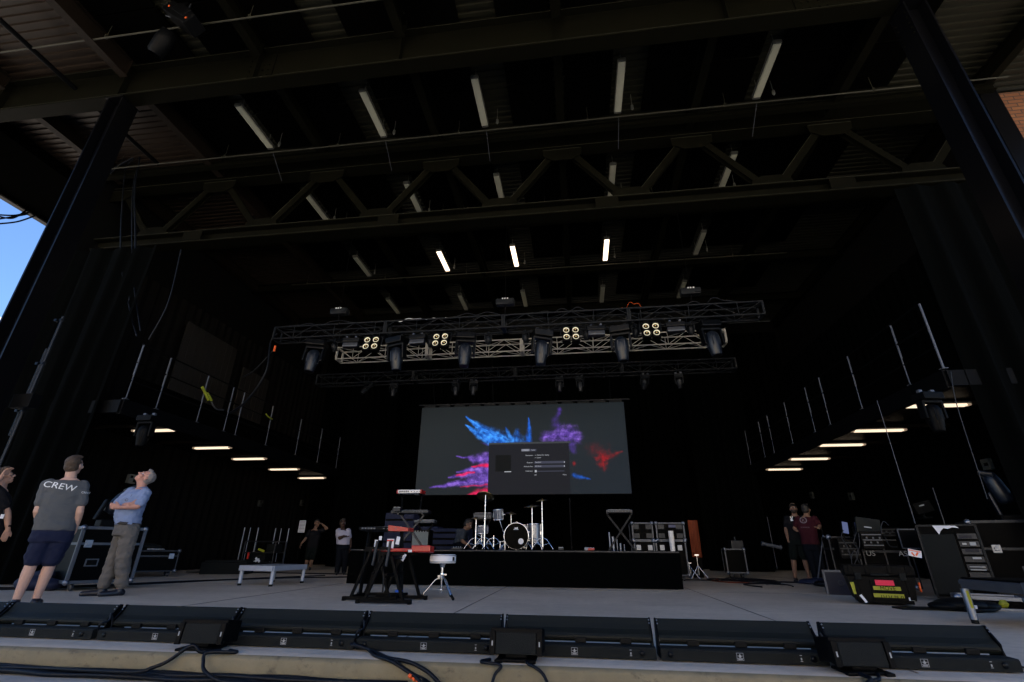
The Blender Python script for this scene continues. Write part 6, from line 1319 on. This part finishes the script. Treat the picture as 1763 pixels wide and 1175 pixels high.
hand(b, wrN, (-.85, .25, .15), (0, -.2, 1), (0, 1, 0), .45); hand(b, wrF, (.9, .1, .1), (0, -.3, 1), (0, 1, 0), .55)
remesh(b, 'body', 'skin_red', Q.t, .0065, 3)
head_extras(Q.t, hc, HM, 'hair_grey', 1.02, mouth=True)
b = MB(); b.loft([(pel + V((.0, 0, .012)), .175, .145, ty), (waist + V((-.012, 0, .01)), .182, .165, ty), (waist.lerp(chest, .5) + V((-.014, 0, 0)), .188, .165, ty), (chest, .200, .150, ty), (chest.lerp(neck, .45), .185, .12, ty), (chest.lerp(neck, .8), .12, .09, ty), (neck + V((.005, 0, -.02)), .07, .068, ty)])
for sh, el, k_ in ((shN, elN, .72), (shF, elF, .72)): b.cap(sh, .082, V(sh).lerp(V(el), k_), .078)
sh_ = remesh(b, 'polo_shirt', 'shirt_blue', Q.t, .010, 2, .012, 9, 4)
b = MB(); c_ = P(240, 838, 0); b.lathe([(.074, -.02), (.070, .012), (.082, -.012)], neck + V((.0, 0, .0)), 18, (-.25, 0, 1)); b.build('collar', 'shirt_blue', Q.t)
q = MB(); g0 = P(228, 851, -.17); q.tube([g0, g0 + V((-.02, -.01, -.06))], .004, 6); [q.tube([g0 + V((-.025 + sx * .022 + .018 * math.cos(a * PI / 5), -.015, -.085 + .015 * math.sin(a * PI / 5))) for a in range(11)], .003, 5) for sx in (-1, 1)]; q.build('hanging_glasses', 'alu_dark', Q.t)
b = MB(); b.loft([(pel + V((0, 0, .028)), .172, .150, ty), (pel + V((0, 0, -.05)), .182, .145, ty), (pel + V((0, 0, -.13)), .185, .140, ty)])
for hp, kn, an in ((hpN, knN, anN), (hpF, knF, anF)): b.cap(hp, .118, kn, .096); b.cap(kn, .096, V((an.x, an.y, max(an.z, .15))), .080)
remesh(b, 'trousers', 'trousers_grey', Q.t, .010, 2, .016, 9, 9)
b = MB(); b.lathe([(.0, -.02), (.165, -.02), (.165, .02), (.0, .02)], (0, 0, 0), 28); b.v = [V((v.x * 1.12, v.y * .98, v.z)) for v in b.v]; b.xf(Matrix.Translation(pel + V((-.002, 0, .030))) @ Matrix.Rotation(ty, 4, 'Z') @ Matrix.Rotation(R(6), 4, 'X')); bl_ = b.build('belt', 'leather', Q.t)
bu = P(214, 900, -.16); q = MB(); q.box(bu, (.045, .015, .035), rz=-.5); q.build('buckle', 'alu', bl_)
for an, d in ((anN, (-1, -.28, 0)), (anF, (-1, .05, 0))): b = MB(); a_ = V((an.x, an.y, .06)); foot(b, a_, d, 1.3); remesh(b, 'shoe', 'shoe', Q.t, .010, 1)
# ---------------------------------------------------------------- man at the edge shading his eyes
Q = Person('man in black shirt with glasses and lanyard, one hand raised to his brow', -7.66, 6.15); P = Q.p
hc = P(7, 821, 0); HM = frame((.85, -.15, .38), (-.4, 0, .9)); neck = P(2, 842, 0); chest = P(-6, 864, 0); waist = P(-16, 900, 0); pel = P(-20, 922, 0)
shN, shF = P(-2, 850, -.16), P(8, 850, .10); elN, elF = P(12, 882, -.12), P(22, 846, -.06); wrN, wrF = P(14, 912, -.12), P(3, 822, -.13)
hpN, hpF = P(-24, 926, -.09), P(-18, 926, .09); knN, knF = P(-46, 975, -.08), P(-42, 975, .08); anN, anF = P(-72, 1030, -.08), P(-70, 1028, .08)
elF = P(-12, 838, -.22)
b = MB(); head_prims(b, hc, HM); b.cap(neck + V((0, 0, -.03)), .058, hc + HM @ V((0, -.02, -.05)), .058); ty = R(-75)
b.loft([(pel + V((0, 0, -.06)), .15, .11, ty), (waist, .15, .12, ty), (chest, .175, .12, ty), (chest.lerp(neck, .55), .15, .09, ty), (neck, .07, .065, ty)])
arm(b, shN, elN, wrN); arm(b, shN + V((-.02, .1, .02)), elF, wrF); leg(b, hpN, knN, anN); leg(b, hpF, knF, anF); foot(b, anN, (1, -.2, 0)); foot(b, anF, (1, .2, 0))
hand(b, wrN, (-.05, 0, -1), (.9, .2, 0), (0, 1, 0), .35); hand(b, wrF, (.25, .1, .95), (.7, .7, 0), (.6, .6, -.3), .4)
remesh(b, 'body', 'skin', Q.t, .0065, 3); head_extras(Q.t, hc, HM, 'hair_brown', glasses=True, beard=False)
b = MB(); b.loft([(pel + V((0, 0, -.02)), .18, .145, ty), (waist, .185, .15, ty), (chest, .205, .145, ty), (chest.lerp(neck, .5), .18, .115, ty), (neck + V((0, 0, -.02)), .072, .07, ty)])
b.cap(shN, .08, shN.lerp(elN, .6), .072); b.cap(shN + V((-.02, .1, .02)), .078, (shN + V((-.02, .1, .02))).lerp(elF, .6), .07); remesh(b, 'shirt', 'shirt_black', Q.t, .012, 3, .006, 7)
b = MB(); b.loft([(pel + V((0, 0, .03)), .17, .13, ty), (pel + V((0, 0, -.12)), .18, .14, ty)]); [b.cap(h_, .115, h_.lerp(k_, .9), .095) for h_, k_ in ((hpN, knN), (hpF, knF))]; remesh(b, 'shorts', 'shorts_dark', Q.t, .012, 3)
for a_ in (anN, anF): b = MB(); foot(b, V((a_.x, a_.y, .06)), (1, 0, 0), 1.15); remesh(b, 'shoe', 'shoe', Q.t, .012, 1)
q = MB(); l0, l1 = P(8, 848, -.16), P(6, 884, -.17); q.tube([neck + V((.04, -.05, -.03)), l0, l1], .004, 6); q.build('lanyard', 'blue_led' if False else 'alu_dark', Q.t); q = MB(); q.box(l1 + V((0, -.005, -.04)), (.035, .005, .055)); q.build('badge', 'paper', Q.t)
q = MB(); q.lathe([(.031, -.012), (.033, 0), (.031, .012)], V(wrN) + V((0, 0, .045)), 12); q.build('watch', 'black', Q.t)
# ---------------------------------------------------------------- figures further back
def far_person(label, bx, by, J, shirt, lower, skin='skin_dim', hair='hair_black', long_=False, ty=0, feet=((0, -1, 0), (0, -1, 0)), shoe='shoe', hands=None, sleeve=.6, cap_=None, hf=(0, -1, .1), beard=False, group=None, lp=.86, gl=False):
    Q = Person(label, bx, by, group); P = Q.p; G_ = {k_: P(*v) for k_, v in J.items()}
    for k_ in ('aL', 'aR'): G_[k_].z = max(.075, G_[k_].z)
    HM = frame(hf, (0, .0, 1)); b = MB(); head_prims(b, G_['h'], HM); b.cap(G_['n'] + V((0, 0, -.03)), .056, G_['h'] + HM @ V((0, -.02, -.05)), .056)
    b.loft([(G_['p'] + V((0, 0, -.06)), .14, .10, ty), (G_['c'].lerp(G_['p'], .6), .14, .10, ty), (G_['c'], .17, .11, ty), (G_['c'].lerp(G_['n'], .6), .15, .09, ty), (G_['n'], .065, .06, ty)])
    arm(b, G_['sL'], G_['eL'], G_['wL']); arm(b, G_['sR'], G_['eR'], G_['wR'])
    for s_ in 'LR': leg(b, G_['h' + s_], G_['k' + s_], G_['a' + s_]); foot(b, G_['a' + s_], feet[s_ == 'R'])
    hands = hands or ((0, -.1, -1), (0, -.1, -1)); hand(b, G_['wL'], hands[0], (.3, -1, 0), (1, 0, 0), .4); hand(b, G_['wR'], hands[1], (-.3, -1, 0), (-1, 0, 0), .4)
    remesh(b, 'body', skin, Q.t, .009, 2); head_extras(Q.t, G_['h'], HM, hair, cap_=cap_, beard=beard, glasses=gl)
    b = MB(); b.loft([(G_['p'], .175, .13, ty), (G_['c'].lerp(G_['p'], .55), .172, .13, ty), (G_['c'], .20, .135, ty), (G_['c'].lerp(G_['n'], .5), .18, .11, ty), (G_['n'] + V((0, 0, -.02)), .07, .066, ty)])
    for s_ in 'LR': b.cap(G_['s' + s_], .078, G_['s' + s_].lerp(G_['e' + s_], sleeve), .07)
    so = remesh(b, 'shirt', shirt, Q.t, .014, 2, .006, 7)
    b = MB(); b.loft([(G_['p'] + V((0, 0, .04)), .165, .12, ty), (G_['p'] + V((0, 0, -.11)), .175, .125, ty)])
    for s_ in 'LR':
        if long_: b.cap(G_['h' + s_], .105, G_['k' + s_], .078); b.cap(G_['k' + s_], .078, G_['a' + s_], .065)
        else: b.cap(G_['h' + s_], .11, G_['h' + s_].lerp(G_['k' + s_], lp), .092)
    remesh(b, 'trousers' if long_ else 'shorts', lower, Q.t, .014, 2)
    for s_ in 'LR': b = MB(); a_ = G_['a' + s_]; foot(b, V((a_.x, a_.y, .06)), feet[s_ == 'R'], 1.18); remesh(b, 'shoe', shoe, Q.t, .014, 1)
    return Q, so, G_
p = at(532, 978, Z=0); by = 15.2; bx = at(532, 978, Y=by).x
far_person('dark-clothed person with hand raised to the forehead behind the silver platform', bx, by, dict(h=(546, 902, 0), n=(542, 911, 0), c=(541, 922, 0), p=(537, 944, 0), sL=(533, 916, 0), sR=(549, 916, 0), eL=(526, 928, -.05), wL=(519, 936, -.1), eR=(563, 910, -.1), wR=(554, 902, -.15), hL=(533, 948, 0), hR=(541, 948, 0), kL=(529, 962, -.04), kR=(537, 962, -.04), aL=(526, 977, 0), aR=(534, 976, 0)), 'shirt_black', 'shorts_dark', hf=(.5, -.8, .1), hands=((-.3, -.3, -1), (-.9, -.2, .3)))
by = 12.9; bx = at(588, 992, Y=by).x
far_person('person in white t-shirt and black trousers standing at the end of the riser', bx, by, dict(h=(590, 902, 0), n=(591, 911, 0), c=(591, 921, 0), p=(591, 938, 0), sL=(583, 915, 0), sR=(599, 915, 0), eL=(585, 927, -.12), wL=(592, 923, -.2), eR=(603, 930, 0), wR=(604, 942, -.05), hL=(586, 942, 0), hR=(595, 942, 0), kL=(583, 965, 0), kR=(594, 965, .05), aL=(580, 987, 0), aR=(592, 987, .1)), 'shirt_white', 'jeans_dark', long_=True, skin='skin_deep', hands=((.8, -.2, -.2), (.05, -.1, -1)), hf=(.3, -.9, .1))
# crouching on the riser
by = 12.0; bx = at(796, 942, Y=by).x
Qc, so, Gc = far_person('crouching person in dark t-shirt working behind the snare drum', bx, by, dict(h=(806, 904, -.1), n=(801, 911, -.05), c=(796, 922, 0), p=(790, 936, .05), sL=(790, 916, .1), sR=(797, 916, -.12), eL=(792, 926, .1), wL=(800, 937, .0), eR=(796, 932, -.18), wR=(806, 939, -.2), hL=(788, 938, .1), hR=(790, 938, -.05), kL=(800, 938, .1), kR=(803, 940, -.15), aL=(789, 947, .15), aR=(791, 948, -.0)), 'shirt_navy', 'jeans_dark', long_=True, hf=(.9, -.3, -.45), hands=((.7, 0, -.5), (.8, 0, -.4)), ty=R(70), feet=((1, 0, 0), (1, 0, 0)))
for ch in Qc.t.children: ch.location = (0, 0, 0)
Qc.t.location.z = 0
by = 12.6; bx = at(1372, 1000, Y=by).x
QA, so, Ga = far_person('person in black cap, black t-shirt and shorts looking up in the shadows', bx, by, dict(h=(1366, 877, 0), n=(1368, 887, 0), c=(1369, 901, 0), p=(1373, 930, 0), sL=(1356, 893, 0), sR=(1382, 893, 0), eL=(1353, 912, 0), wL=(1357, 931, -.02), eR=(1390, 912, .05), wR=(1392, 930, .0), hL=(1366, 936, 0), hR=(1380, 936, 0), kL=(1366, 962, 0), kR=(1385, 962, 0), aL=(1369, 993, 0), aR=(1392, 990, 0)), 'shirt_black', 'shorts_dark', cap_='hair_black', hf=(-.1, -.9, .4), beard=True, hair='hair_brown', hands=((.1, -.1, -1), (0, -.1, -1)), feet=((-.1, -1, 0), (.3, -1, 0)))
q = MB(); c_ = Q.p(0, 0); v_ = QA.p(1363, 893, -.15); q.prism([(-.03, .04), (-.015, .04), (0, .0), (.015, .05), (.03, .05), (.012, -.02), (.03, -.05), (-.03, -.06), (-.03, -.01), (-.01, -.02)], v_ + V((0, -.01, 0)), v_ + V((0, .0, 0)), (1, 0, 0), (0, 0, 1)); q.build('shirt_print', 'white_print', QA.t)
by = 12.1; bx = at(1398, 1000, Y=by).x
QB, so, Gb = far_person('person in maroon printed t-shirt seen from behind beside the black cap', bx, by, dict(h=(1388, 878, 0), n=(1388, 888, 0), c=(1389, 904, 0), p=(1396, 938, 0), sL=(1375, 895, 0), sR=(1402, 894, 0), eL=(1368, 910, .05), wL=(1372, 914, -.0), eR=(1411, 905, .02), wR=(1410, 910, -.1), hL=(1390, 942, 0), hR=(1403, 942, 0), kL=(1398, 968, 0), kR=(1412, 968, 0), aL=(1405, 996, 0), aR=(1419, 994, 0)), 'shirt_maroon', 'jeans_dark', long_=True, hf=(.45, .85, .15), hands=((.6, .3, -.1), (-.4, .3, .3)), feet=((0, 1, 0), (.2, 1, 0)))
cc = QB.p(1383, 897); print_on(so, 'O', .19, cc.x, cc.z, 0, 'white_print_dim', so, 'shirt_print'); print_on(so, 'R', .09, cc.x, cc.z, 0, 'white_print_dim', so, 'shirt_print')
cc = QB.p(1386, 909); print_on(so, '=====', .06, cc.x, cc.z, R(2), 'white_print_dim', so, 'shirt_print')
